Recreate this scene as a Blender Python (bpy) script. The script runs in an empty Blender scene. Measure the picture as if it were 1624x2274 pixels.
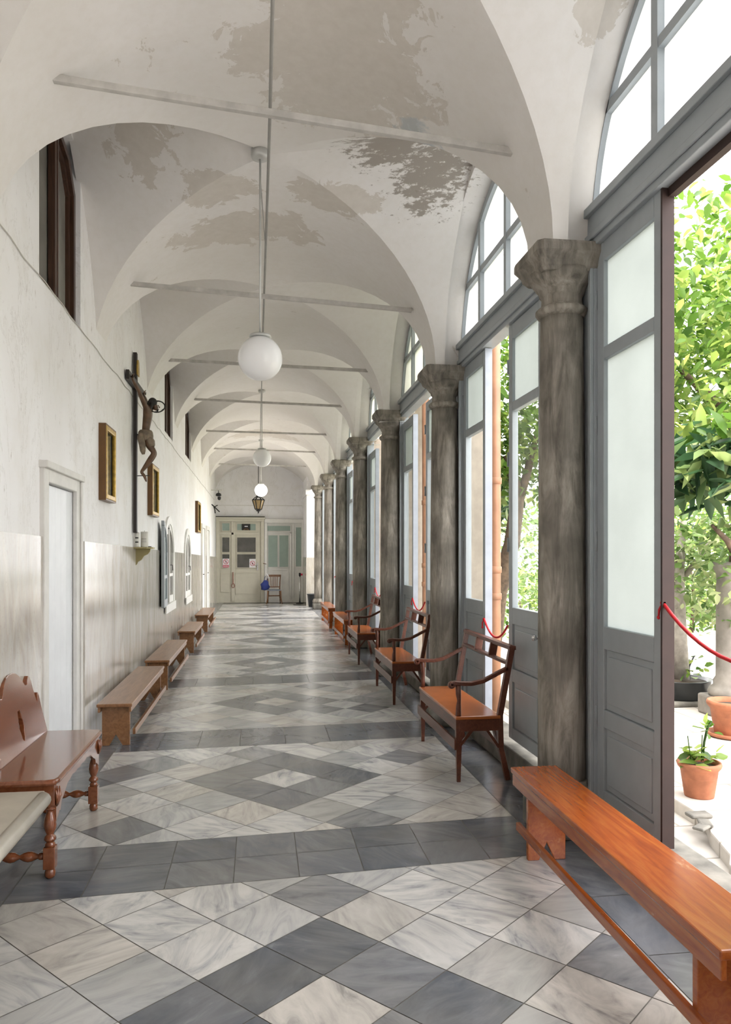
import bpy, bmesh, math, random
from mathutils import Vector, Matrix
random.seed(7)
C = bpy.context.scene.collection
SC = bpy.context.scene
pi = math.pi
# ---------------------------------------------------------------- camera
FPX, HOR, VPX, EYE = 1700.0, 1232.0, 576.0, 1.48
TH = math.atan((812-VPX)/FPX); ct, st = math.cos(TH), math.sin(TH)
cd = bpy.data.cameras.new('camera'); cam = bpy.data.objects.new('camera', cd); C.objects.link(cam)
cam.location = (0, 0, EYE); cam.rotation_euler = (pi/2, 0, -TH)
cd.sensor_fit = 'HORIZONTAL'; cd.sensor_width = 36; cd.lens = 36*FPX/1624
cd.shift_y = (HOR-1137)/1624; cd.clip_start = 0.05; cd.clip_end = 200
SC.camera = cam
# ---------------------------------------------------------------- sky, sun, exposure
wd = bpy.data.worlds.new('overcast_sky'); SC.world = wd; wd.use_nodes = True
bg = wd.node_tree.nodes['Background']
bg.inputs[0].default_value = (1.0, 0.975, 0.985, 1); bg.inputs[1].default_value = 1.0
sd = bpy.data.lights.new('sun', 'SUN'); sd.energy = 1.4; sd.angle = 0.35; sd.color = (1, .97, .9)
sun = bpy.data.objects.new('sun', sd); C.objects.link(sun)
sun.rotation_euler = (math.radians(12), math.radians(-18), 0)
vs = SC.view_settings
SC.display_settings.display_device = 'sRGB'
vs.view_transform = 'Standard'; vs.look = 'None'; vs.gamma = 1; vs.use_curve_mapping = False
vs.exposure = 2.85

# ---------------------------------------------------------------- helpers
def rot(x, z): return x*ct+z*st, -x*st+z*ct
def onX(u, v, X):
    a, b = rot((u-812)/FPX, 1.0); k = X/a
    return b*k, EYE+(HOR-v)/FPX*k
def onY(u, v, Y):
    a, b = rot((u-812)/FPX, 1.0); k = Y/b
    return a*k, EYE+(HOR-v)/FPX*k

def tag(o, label=None, cat=None, group=None, kind=None):
    if label: o['label'] = label
    if cat: o['category'] = cat
    if group: o['group'] = group
    if kind: o['kind'] = kind
    return o
def empty(name, loc=(0,0,0), rz=0):
    o = bpy.data.objects.new(name, None); C.objects.link(o)
    o.location = loc; o.rotation_euler = (0,0,rz); o.empty_display_size = .1
    return o
def children(o): return [c for c in bpy.data.objects if c.parent == o]
def copy_tree(o, parent=None):
    c = o.copy(); C.objects.link(c); c.parent = parent
    for ch in children(o): copy_tree(ch, c)
    return c
class MB:
    def __init__(s): s.bm = bmesh.new()
    def box(s, x0,x1,y0,y1,z0,z1, M=None):
        vs_ = [s.bm.verts.new((x,y,z)) for z in (z0,z1) for y in (y0,y1) for x in (x0,x1)]
        if M: 
            for v in vs_: v.co = M @ v.co
        for f in ((0,2,3,1),(4,5,7,6),(0,1,5,4),(2,6,7,3),(0,4,6,2),(1,3,7,5)):
            s.bm.faces.new([vs_[i] for i in f])
        return s
    def bar(s, p, q, w, t, up=(0,0,1)):
        p, q = Vector(p), Vector(q); d = (q-p); L = d.length; d.normalize()
        u = Vector(up); a = u.cross(d)
        if a.length < 1e-4: a = Vector((1,0,0)).cross(d)
        a.normalize(); b = d.cross(a)
        r = []
        for e in (p, q):
            r.append([s.bm.verts.new(e+a*(i*w/2)+b*(j*t/2)) for i,j in ((-1,-1),(1,-1),(1,1),(-1,1))])
        for i in range(4):
            s.bm.faces.new([r[0][i], r[0][(i+1)%4], r[1][(i+1)%4], r[1][i]])
        s.bm.faces.new(r[0][::-1]); s.bm.faces.new(r[1])
        return s
    def tube(s, pts, rad, n=10, cap=True):
        pts = [Vector(p) for p in pts]
        if not isinstance(rad, (list,tuple)): rad = [rad]*len(pts)
        rings = []; a = None
        for i,p in enumerate(pts):
            d = (pts[min(i+1,len(pts)-1)]-pts[max(i-1,0)]).normalized()
            if a is None:
                a = d.orthogonal().normalized()
            a = (a-d*a.dot(d)).normalized(); b = d.cross(a)
            rings.append([s.bm.verts.new(p+(a*math.cos(2*pi*k/n)+b*math.sin(2*pi*k/n))*rad[i]) for k in range(n)])
        for i in range(len(rings)-1):
            for k in range(n):
                f = s.bm.faces.new([rings[i][k], rings[i][(k+1)%n], rings[i+1][(k+1)%n], rings[i+1][k]]); f.smooth = True
        if cap:
            s.bm.faces.new(rings[0][::-1]); s.bm.faces.new(rings[-1])
        return s
    def lathe(s, prof, c=(0,0,0), n=24, axis='z', smooth=True):
        c = Vector(c); rings = []
        for r,h in prof:
            ring = []
            for k in range(n):
                x, y = r*math.cos(2*pi*k/n), r*math.sin(2*pi*k/n)
                v = {'z':(x,y,h),'y':(x,h,y),'x':(h,x,y)}[axis]
                ring.append(s.bm.verts.new(c+Vector(v)))
            rings.append(ring)
        for i in range(len(rings)-1):
            for k in range(n):
                f = s.bm.faces.new([rings[i][k], rings[i][(k+1)%n], rings[i+1][(k+1)%n], rings[i+1][k]]); f.smooth = smooth
        s.bm.faces.new(rings[0][::-1]); s.bm.faces.new(rings[-1])
        return s
    def prism(s, poly, a0, a1, axis='y'):
        # poly: 2D points; axis: extrusion axis. axis y -> poly=(x,z); axis x -> poly=(y,z); axis z -> poly=(x,y)
        def P(p,a): return {'y':(p[0],a,p[1]),'x':(a,p[0],p[1]),'z':(p[0],p[1],a)}[axis]
        A = [s.bm.verts.new(P(p,a0)) for p in poly]; B = [s.bm.verts.new(P(p,a1)) for p in poly]
        n = len(poly)
        fs = [s.bm.faces.new(A[::-1]), s.bm.faces.new(B)]
        for i in range(n): s.bm.faces.new([A[i],A[(i+1)%n],B[(i+1)%n],B[i]])
        return s
    def sphere(s, c, r, n=20, sz=1.0):
        bmesh.ops.create_uvsphere(s.bm, u_segments=n, v_segments=n//2+2, radius=r, matrix=Matrix.Translation(c)@Matrix.Diagonal((1,1,sz,1)))
        for f in s.bm.faces: f.smooth = True
        return s
    def quad(s, *p):
        s.bm.faces.new([s.bm.verts.new(q) for q in p]); return s
    def build(s, name, mat, parent=None, loc=None, bevel=0, fix=True):
        if fix: bmesh.ops.recalc_face_normals(s.bm, faces=s.bm.faces)
        me = bpy.data.meshes.new(name); s.bm.to_mesh(me); s.bm.free()
        o = bpy.data.objects.new(name, me); C.objects.link(o)
        if mat: me.materials.append(mat)
        if parent: o.parent = parent
        if loc: o.location = loc
        if bevel:
            m = o.modifiers.new('bevel','BEVEL'); m.width = bevel; m.segments = 2; m.limit_method = 'ANGLE'; m.angle_limit = math.radians(40)
        return o

# ---------------------------------------------------------------- materials
class NT:
    def __init__(s, name):
        s.m = bpy.data.materials.new(name); s.m.use_nodes = True
        s.t = s.m.node_tree; s.b = s.t.nodes['Principled BSDF']; s.out = s.t.nodes['Material Output']
    def n(s, typ, **k):
        d = s.t.nodes.new(typ)
        for a,v in k.items():
            if a.startswith('i_'):
                key = a[2:]; key = int(key) if key.isdigit() else key.replace('_',' ')
                d.inputs[key].default_value = v
            else: setattr(d, a, v)
        return d
    def l(s, a, b): s.t.links.new(a, b)
    def math(s, op, a, b=None, clamp=False):
        d = s.n('ShaderNodeMath', operation=op); d.use_clamp = clamp
        for i,v in enumerate((a,b)):
            if v is None: continue
            if isinstance(v,(int,float)): d.inputs[i].default_value = v
            else: s.l(v, d.inputs[i])
        return d.outputs[0]
    def mix(s, f, a, b, blend='MIX'):
        d = s.n('ShaderNodeMixRGB', blend_type=blend)
        for i,v in enumerate((f,a,b)):
            if isinstance(v,(int,float)): d.inputs[i].default_value = v
            elif isinstance(v,tuple): d.inputs[i].default_value = (*v,1) if len(v)==3 else v
            else: s.l(v, d.inputs[i])
        return d.outputs[0]
    def ramp(s, f, stops, interp='LINEAR'):
        d = s.n('ShaderNodeValToRGB'); d.color_ramp.interpolation = interp
        while len(d.color_ramp.elements) < len(stops): d.color_ramp.elements.new(.5)
        for e,(p,c) in zip(d.color_ramp.elements, stops):
            e.position = p; e.color = (*c,1) if isinstance(c,tuple) else (c,c,c,1)
        s.l(f, d.inputs[0]); return d.outputs[0]
    def coord(s, kind='Object', scale=(1,1,1), loc=(0,0,0)):
        if kind == 'World': o = s.n('ShaderNodeNewGeometry').outputs['Position']
        else: o = s.n('ShaderNodeTexCoord').outputs[kind]
        m = s.n('ShaderNodeMapping'); m.inputs['Scale'].default_value = scale; m.inputs['Location'].default_value = loc
        s.l(o, m.inputs[0]); return m.outputs[0]
    def noise(s, v, scale=5, detail=4, rough=.55, dist=0):
        d = s.n('ShaderNodeTexNoise'); d.inputs['Scale'].default_value = scale; d.inputs['Detail'].default_value = detail
        d.inputs['Roughness'].default_value = rough; d.inputs['Distortion'].default_value = dist
        s.l(v, d.inputs['Vector']); return d.outputs['Fac']
    def bump(s, h, strength=.3, dist=.01):
        d = s.n('ShaderNodeBump'); d.inputs['Strength'].default_value = strength; d.inputs['Distance'].default_value = dist
        s.l(h, d.inputs['Height']); s.l(d.outputs[0], s.b.inputs['Normal'])
    def col(s, c):
        if isinstance(c, tuple): s.b.inputs['Base Color'].default_value = (*c,1)
        else: s.l(c, s.b.inputs['Base Color'])
    def rough(s, v):
        if isinstance(v,(int,float)): s.b.inputs['Roughness'].default_value = v
        else: s.l(v, s.b.inputs['Roughness'])

def plain(name, c, rough=.5, metal=0, var=.12, scale=8, bump=0):
    t = NT(name); v = t.coord('Object'); n = t.noise(v, scale, 5)
    d = tuple(x*(1-var*1.5) for x in c)
    t.col(t.mix(t.ramp(n, [(.35,0.0),(.7,1.0)]), d, c)); t.rough(rough); t.b.inputs['Metallic'].default_value = metal
    if bump: t.bump(n, bump)
    return t.m
def wood(name, c1, c2, c3, rough=.3, along='y', bump=.15, worn=.0, wornc=(.7,.4,.2), coat=0):
    t = NT(name)
    sc = {'y':(14,1.1,14),'x':(1.1,14,14),'z':(14,14,1.1)}[along]
    v = t.coord('Object', sc); n = t.noise(v, 2.2, 6, .6, 1.2)
    c = t.ramp(n, [(.3,c1),(.5,c2),(.72,c3)])
    n2 = t.noise(t.coord('Object'), 3.2, 4)
    c = t.mix(t.math('MULTIPLY', n2, .45), c, c1)
    if worn:
        n3 = t.noise(t.coord('Object', (1.0,.5,1)), 9, 8, .7)
        c = t.mix(t.ramp(n3, [(.62,0.0),(.7,worn)]), c, wornc)
    t.col(c); t.rough(rough); t.bump(n, bump, .002)
    t.b.inputs['Coat Weight'].default_value = coat; t.b.inputs['Coat Roughness'].default_value = .12
    return t.m

def patch_mask(t, centres):
    pos = t.n('ShaderNodeNewGeometry').outputs['Position']; acc = None
    for (c, r) in centres:
        s1 = t.n('ShaderNodeVectorMath', operation='SUBTRACT'); t.l(pos, s1.inputs[0]); s1.inputs[1].default_value = c
        s2 = t.n('ShaderNodeVectorMath', operation='DIVIDE'); t.l(s1.outputs[0], s2.inputs[0]); s2.inputs[1].default_value = r
        s3 = t.n('ShaderNodeVectorMath', operation='LENGTH'); t.l(s2.outputs[0], s3.inputs[0])
        f = t.math('SUBTRACT', 1.0, s3.outputs['Value'], True)
        acc = f if acc is None else t.math('MAXIMUM', acc, f)
    return acc
def m_vault():
    t = NT('old_lime_plaster')
    p = t.coord('World')
    n = t.noise(p, 2.1, 7, .62, .4); nf = t.noise(p, 16, 6, .6); big = t.noise(p, .8, 3)
    base = t.mix(t.ramp(big, [(.35,0.0),(.65,1.0)]), (.735,.705,.67), (.79,.765,.745))
    base = t.mix(t.ramp(nf, [(.3,.25),(.6,0.0)]), base, (.66,.62,.56))
    m1 = patch_mask(t, [((-.88,5.35,4.3),(.42,.62,.5)), ((-.15,6.5,4.2),(.95,.5,.5)), ((.45,4.15,4.25),(.8,.95,.6)), ((.55,5.75,4.2),(.5,.3,.4)),
                        ((.1,18.2,4.3),(1.2,.7,.6)), ((1.55,3.2,4.2),(.2,.6,.6)), ((-.3,5.8,4.2),(.45,.3,.3))])
    n5 = t.noise(p, 5.5, 9, .68, .8)
    e = t.math('ADD', t.math('MULTIPLY', m1, .75), t.math('ADD', t.math('MULTIPLY', n, .9), t.math('MULTIPLY', t.math('SUBTRACT', n5, .5), 1.1)))
    f = t.ramp(e, [(.70,0.0),(.715,1.0)])
    peel = t.mix(nf, (.54,.495,.44), (.68,.635,.58))
    base = t.mix(t.math('MULTIPLY', f, .85), base, peel)
    m2 = patch_mask(t, [((1.28,5.45,4.2),(.62,.75,.6)), ((.95,5.2,4.35),(.7,.6,.5))])
    nn = t.noise(t.coord('World',(1,2.2,1)), 9, 8, .75)
    f2 = t.ramp(t.math('ADD', t.math('MULTIPLY', m2, .5), t.math('MULTIPLY', nn, 1.0)), [(.74,0.0),(.80,1.0)])
    base = t.mix(t.math('MULTIPLY', f2, .8), base, (.24,.20,.16))
    m3 = patch_mask(t, [((1.12,4.6,4.1),(.5,.45,.5))])
    f3 = t.ramp(t.math('ADD', t.math('MULTIPLY', m3, .6), t.math('MULTIPLY', n, 1.0)), [(.74,0.0),(.80,1.0)])
    base = t.mix(t.math('MULTIPLY', f3, .6), base, (.40,.46,.50))
    t.col(base); t.rough(.9)
    h = t.math('ADD', t.math('MULTIPLY', f, -.6), t.math('MULTIPLY', nf, .25))
    t.bump(h, .35, .012)
    return t.m
def m_wall():
    t = NT('white_wall_plaster'); p = t.coord('World')
    n = t.noise(p, 3, 6, .6); s = t.noise(t.coord('World',(1,2.5,.9)), 7, 8, .75); big = t.noise(p, .9, 3)
    base = t.mix(t.ramp(big,[(.4,0.0),(.65,1.0)]), (.83,.815,.81), (.89,.885,.895))
    base = t.mix(t.ramp(s,[(.62,0.0),(.68,.75)]), base, (.42,.37,.33))
    cr = t.noise(t.coord('World',(1,1,.35)), 2.5, 8, .7, .6)
    base = t.mix(t.ramp(cr,[(.49,0.0),(.497,.4),(.504,0.0)]), base, (.45,.42,.38))
    base = t.mix(t.ramp(n,[(.3,.3),(.5,0.0)]), base, (.7,.66,.6))
    t.col(base); t.rough(.85); t.bump(n, .25, .01); return t.m
def m_wain():
    t = NT('polished_travertine')
    v = t.coord('World', (2.0,2.0,.6)); n = t.noise(v, 2.2, 8, .66, .9); n2 = t.noise(t.coord('World',(8,8,1.5)), 3, 5); n3 = t.noise(t.coord('World'), 45, 3)
    c = t.ramp(n, [(.3,(.31,.27,.22)),(.45,(.43,.39,.33)),(.58,(.53,.49,.43)),(.72,(.64,.61,.56))])
    c = t.mix(t.ramp(n2,[(.4,.35),(.6,0.0)]), c, (.50,.50,.49))
    c = t.mix(t.ramp(n3,[(.3,.35),(.42,0.0)]), c, (.38,.32,.26))
    t.col(c); t.rough(t.math('ADD', .10, t.math('MULTIPLY', n, .12))); return t.m
def m_tile():
    t = NT('marble_tiles')
    at = t.n('ShaderNodeAttribute', attribute_name='tile'); sp = t.n('ShaderNodeSeparateColor'); t.l(at.outputs['Color'], sp.inputs[0])
    tone, g, b = sp.outputs
    pos = t.n('ShaderNodeNewGeometry').outputs['Position']
    rr = t.n('ShaderNodeVectorRotate', rotation_type='Z_AXIS'); t.l(pos, rr.inputs['Vector']); t.l(t.math('MULTIPLY', g, 6.28), rr.inputs['Angle'])
    cb = t.n('ShaderNodeCombineXYZ'); t.l(t.math('MULTIPLY', b, 50), cb.inputs[0]); t.l(t.math('MULTIPLY', g, 31), cb.inputs[1])
    ad = t.n('ShaderNodeVectorMath', operation='ADD'); t.l(rr.outputs[0], ad.inputs[0]); t.l(cb.outputs[0], ad.inputs[1])
    mp = t.n('ShaderNodeMapping'); mp.inputs['Scale'].default_value = (1,3.2,1); t.l(ad.outputs[0], mp.inputs[0])
    n = t.noise(mp.outputs[0], 3.0, 8, .62, 1.3); n2 = t.noise(ad.outputs[0], 9, 6, .7, .8)
    light = t.ramp(n, [(.30,(.22,.23,.25)),(.40,(.42,.42,.42)),(.54,(.575,.565,.54)),(.72,(.67,.655,.63))])
    warm = t.ramp(n, [(.28,(.28,.26,.23)),(.45,(.45,.41,.36)),(.7,(.58,.535,.475))])
    light = t.mix(t.ramp(b,[(.72,0.0),(.8,.6)]), light, warm)
    light = t.mix(t.ramp(g,[(.5,0.0),(.95,.55)]), light, (.25,.26,.27))
    dark = t.ramp(n, [(.3,(.040,.046,.060)),(.5,(.070,.079,.097)),(.66,(.11,.12,.14)),(.8,(.24,.25,.26))])
    dark = t.mix(t.ramp(b,[(.0,0.0),(1.0,.35)]), dark, (.16,.17,.19))
    dark = t.mix(t.ramp(n2,[(.70,0.0),(.80,.35)]), dark, (.30,.30,.30))
    c = t.mix(tone, light, dark)
    dirt_dark = t.noise(t.coord('World'), 1.6, 5)
    c = t.mix(t.ramp(dirt_dark,[(.35,.28),(.6,0.0)]), c, (.30,.28,.24))
    t.col(c); t.rough(t.math('ADD', .13, t.math('MULTIPLY', n2, .16)))
    return t.m
def m_column():
    t = NT('weathered_grey_stone')
    n = t.noise(t.coord('Object',(5,5,.8)), 2.6, 8, .68, .6); n2 = t.noise(t.coord('Object'), 14, 7, .7); n3 = t.noise(t.coord('Object'), 2.3, 4)
    rnd = t.n('ShaderNodeObjectInfo').outputs['Random']
    c = t.ramp(n, [(.3,(.075,.067,.055)),(.43,(.18,.16,.132)),(.56,(.30,.27,.23)),(.70,(.42,.385,.33))])
    c = t.mix(t.ramp(n3,[(.46,0.0),(.62,.6)]), c, (.085,.076,.062))
    c = t.mix(t.ramp(n2,[(.68,0.0),(.78,.6)]), c, (.42,.40,.36))
    t.col(c); t.rough(.75); t.bump(t.math('ADD', n2, n), .45, .008); return t.m
def m_frost(name, c, dens=.92):
    t = NT(name); t.t.nodes.remove(t.b)
    tr = t.n('ShaderNodeBsdfTranslucent'); df = t.n('ShaderNodeBsdfDiffuse'); gl = t.n('ShaderNodeBsdfGlossy')
    v = t.coord('World'); n = t.noise(v, 2.2, 3); cc = t.mix(t.ramp(n,[(.35,0.0),(.65,1.0)]), tuple(x*.90 for x in c), c)
    for d in (tr, df): t.l(cc, d.inputs['Color'])
    gl.inputs['Roughness'].default_value = .25; gl.inputs['Color'].default_value = (.9,.9,.9,1)
    m1 = t.n('ShaderNodeMixShader'); m1.inputs[0].default_value = .08; t.l(tr.outputs[0], m1.inputs[1]); t.l(df.outputs[0], m1.inputs[2])
    m2 = t.n('ShaderNodeMixShader'); m2.inputs[0].default_value = .06; t.l(m1.outputs[0], m2.inputs[1]); t.l(gl.outputs[0], m2.inputs[2])
    b = t.n('ShaderNodeBump'); b.inputs['Strength'].default_value = .3; b.inputs['Distance'].default_value = .002
    t.l(t.noise(v, 160, 2), b.inputs['Height'])
    for d in (tr, df, gl): t.l(b.outputs[0], d.inputs['Normal'])
    t.l(m2.outputs[0], t.out.inputs[0]); return t.m
def m_clear(name, tint=(.93,.96,.95), refl=1.0):
    t = NT(name); t.t.nodes.remove(t.b)
    tr = t.n('ShaderNodeBsdfTransparent'); tr.inputs[0].default_value = (*tint,1)
    gl = t.n('ShaderNodeBsdfGlossy'); gl.inputs['Roughness'].default_value = .02
    fr = t.n('ShaderNodeLayerWeight'); fr.inputs['Blend'].default_value = .5; fac = t.math('ADD', .045, t.math('MULTIPLY', t.math('POWER', fr.outputs['Facing'], 5.0), .9))
    m = t.n('ShaderNodeMixShader'); t.l(t.math('MULTIPLY', fac, refl), m.inputs[0]); t.l(tr.outputs[0], m.inputs[1]); t.l(gl.outputs[0], m.inputs[2])
    t.l(m.outputs[0], t.out.inputs[0]); return t.m
def m_leaf(name, a, b, c):
    t = NT(name)
    r = t.n('ShaderNodeAttribute', attribute_name='leaf').outputs['Fac']
    col = t.ramp(r, [(0.0,a),(.55,b),(1.0,c)])
    t.col(col); t.rough(.45)
    tr = t.n('ShaderNodeBsdfTranslucent'); t.l(col, tr.inputs[0])
    m = t.n('ShaderNodeMixShader'); m.inputs[0].default_value = .45
    t.l(t.b.outputs[0], m.inputs[1]); t.l(tr.outputs[0], m.inputs[2]); t.l(m.outputs[0], t.out.inputs[0]); return t.m
def m_paving():
    t = NT('pale_stone_paving'); br = t.n('ShaderNodeTexBrick'); v = t.coord('World',(1,1,1)); t.l(v, br.inputs['Vector'])
    br.inputs['Scale'].default_value = 1.0; br.inputs['Brick Width'].default_value = .55; br.inputs['Row Height'].default_value = .42
    br.inputs['Mortar Size'].default_value = .008; br.inputs['Color1'].default_value = (.52,.48,.43,1); br.inputs['Color2'].default_value = (.60,.56,.50,1)
    br.inputs['Mortar'].default_value = (.28,.25,.21,1)
    n = t.noise(t.coord('World'), 5, 7, .65)
    t.col(t.mix(t.ramp(n,[(.35,.4),(.55,0.0)]), br.outputs['Color'], (.38,.34,.29))); t.rough(.85); t.bump(n,.3,.01); return t.m
def m_emit_globe(name, e):
    t = NT(name); t.col((.88,.88,.88)); t.rough(.22)
    t.b.inputs['Subsurface Weight'].default_value = 0
    if e: t.b.inputs['Emission Color'].default_value = (1,.98,.94,1); t.b.inputs['Emission Strength'].default_value = e
    return t.m

M = dict(
 vault=m_vault(), wall=m_wall(), wain=m_wain(), tile=m_tile(), stone=m_column(),
 grout=plain('dark_grout', (.16,.15,.13), .8),
 blue=plain('blue_grey_paint', (.36,.395,.42), .38, var=.06, bump=.05),
 pale=plain('worn_pale_blue_paint', (.38,.42,.48), .45, var=.12),
 brownp=plain('dark_brown_paint', (.034,.014,.010), .65, var=.2),
 frost=m_frost('frosted_fanlight_glass', (.58,.60,.61)), frostd=m_frost('frosted_door_glass', (.20,.222,.212)), frostc=m_frost('cream_frosted_glass', (.52,.52,.46)),
 clear=m_clear('clear_glass'), 
 benchw=wood('orange_varnished_wood', (.25,.050,.008), (.36,.085,.013), (.46,.15,.026), .24, bump=.06, worn=.5, wornc=(.62,.36,.17), coat=.4),
 oldw=wood('worn_brown_bench_wood', (.17,.075,.028), (.26,.12,.048), (.34,.17,.075), .35, worn=.35, wornc=(.42,.25,.14), coat=.2),
 darkw=wood('dark_bench_wood', (.07,.025,.012), (.12,.045,.02), (.18,.075,.03), .35, coat=.2),
 setw=wood('red_brown_varnish', (.14,.040,.014), (.195,.060,.022), (.24,.08,.032), .16, bump=.05, coat=.6),
 chairw=wood('mahogany_frame', (.070,.019,.009), (.115,.033,.016), (.165,.052,.026), .38, bump=.06, coat=.12),
 seatw=plain('orange_brown_seat_paint', (.42,.125,.035), .22, var=.06),
 marble=plain('cream_marble', (.50,.46,.38), .3, var=.2, scale=5),
 white=plain('white_door_paint', (.78,.80,.82), .4, var=.04),
 frame=plain('off_white_trim_paint', (.72,.70,.66), .5, var=.08),
 cream=plain('cream_joinery_paint', (.60,.57,.47), .45, var=.05), cream2=plain('white_joinery_paint', (.74,.73,.69), .45, var=.05),
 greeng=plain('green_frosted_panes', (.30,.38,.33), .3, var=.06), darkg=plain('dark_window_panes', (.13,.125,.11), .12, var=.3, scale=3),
 greyg=plain('grey_window_panes', (.30,.29,.26), .12, var=.25, scale=2),
 winw=wood('dark_window_wood', (.035,.016,.010), (.06,.028,.016), (.10,.045,.026), .35, along='z'),
 gold=plain('gilt_moulding', (.60,.38,.06), .35, .5, var=.3, scale=30), goldw=plain('frame_side_wood', (.15,.065,.012), .4, var=.2),
 pict=plain('picture_glass', (.20,.21,.19), .08, var=.5, scale=9),
 cross=wood('black_cross_wood', (.012,.009,.008), (.022,.015,.013), (.035,.022,.018), .4, along='z'),
 skin=plain('carved_painted_flesh', (.16,.085,.045), .4, var=.35, scale=14, bump=.2),
 cloth=plain('carved_loincloth', (.26,.20,.14), .6, var=.35, scale=20, bump=.5),
 hair=plain('carved_dark_hair', (.02,.017,.015), .6),
 ochre=plain('ochre_shelf_paint', (.36,.30,.13), .5), wax=plain('white_candle_wax', (.74,.72,.66), .4),
 black=plain('black_metal', (.015,.014,.014), .4, .3), blackp=plain('black_plastic', (.02,.023,.025), .35),
 hatchg=plain('pale_hatch_panes', (.42,.49,.49), .15, var=.1),
 steel=plain('painted_steel', (.62,.62,.60), .35, .3), rodm=plain('painted_iron_rod', (.60,.575,.54), .55, var=.2, scale=9),
 wire=plain('grey_cable', (.30,.29,.27), .5), chrome=plain('chrome', (.7,.7,.7), .2, .9),
 globe=m_emit_globe('opal_glass', 0), globe_on=m_emit_globe('lit_opal_glass', .45), ochreg=plain('amber_lantern_glass', (.30,.21,.10), .2),
 rope=plain('red_rope', (.62,.012,.02), .6), terra=plain('terracotta', (.42,.15,.07), .75, var=.25, scale=12), pipe=plain('terracotta_painted_pipe', (.42,.21,.115), .5, var=.2, scale=6),
 soil=plain('dark_soil', (.05,.035,.022), .95), paving=m_paving(), kerb=plain('rough_kerb_stone', (.24,.225,.19), .8, var=.4, scale=6, bump=.4),
 beige=plain('beige_render', (.55,.48,.40), .85, var=.15), bark=plain('tree_bark', (.16,.11,.07), .85, var=.4, scale=14, bump=.6),
 barkw=plain('pale_tree_bark', (.42,.38,.33), .8, var=.3, scale=14, bump=.4), stonep=plain('pale_garden_stone', (.34,.31,.27), .85, var=.3, scale=6, bump=.3),
 leafA=m_leaf('yellow_green_leaves', (.04,.10,.012), (.11,.21,.028), (.34,.43,.10)), leafB=m_leaf('dark_broad_leaves', (.018,.05,.022), (.05,.11,.045), (.28,.36,.12)),
 leafC=m_leaf('variegated_leaves', (.06,.13,.03), (.18,.28,.08), (.45,.50,.25)), bluef=plain('blue_fabric', (.025,.045,.22), .8), grass=plain('garden_ground', (.20,.22,.10), .95, var=.4),
 chairp=wood('mid_brown_chair_wood', (.11,.045,.018), (.17,.075,.03), (.24,.11,.045), .35, along='z'), seatg=plain('grey_blue_seat', (.18,.20,.24), .6),
 signw=plain('white_sign', (.80,.78,.80), .5, var=.02), signr=plain('red_sign', (.50,.02,.06), .5, var=.02), dirt_dark=plain('near_black_strip', (.05,.045,.04), .9),
)
# ================================================================ STRUCTURE
XL, XG, XC = -1.32, 1.76, 1.61
YR = [-1.7, 1.13, 3.93, 6.56, 9.36, 12.2, 15.05, 17.75, 20.9, 24.0]
YLW = [-1.8, 1.15, 3.97, 6.7, 9.6, 12.6, 15.6, 18.2, 20.95, 24.0]
ZS = [3.08, 3.08, 3.09, 3.10, 3.24, 3.34, 3.33, 3.34, 3.36, 3.36]
ZC = [4.22, 4.22, 4.22, 4.23, 4.31, 4.38, 4.38, 4.35, 4.33, 4.30]
CX, AX = .07, 1.42
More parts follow.
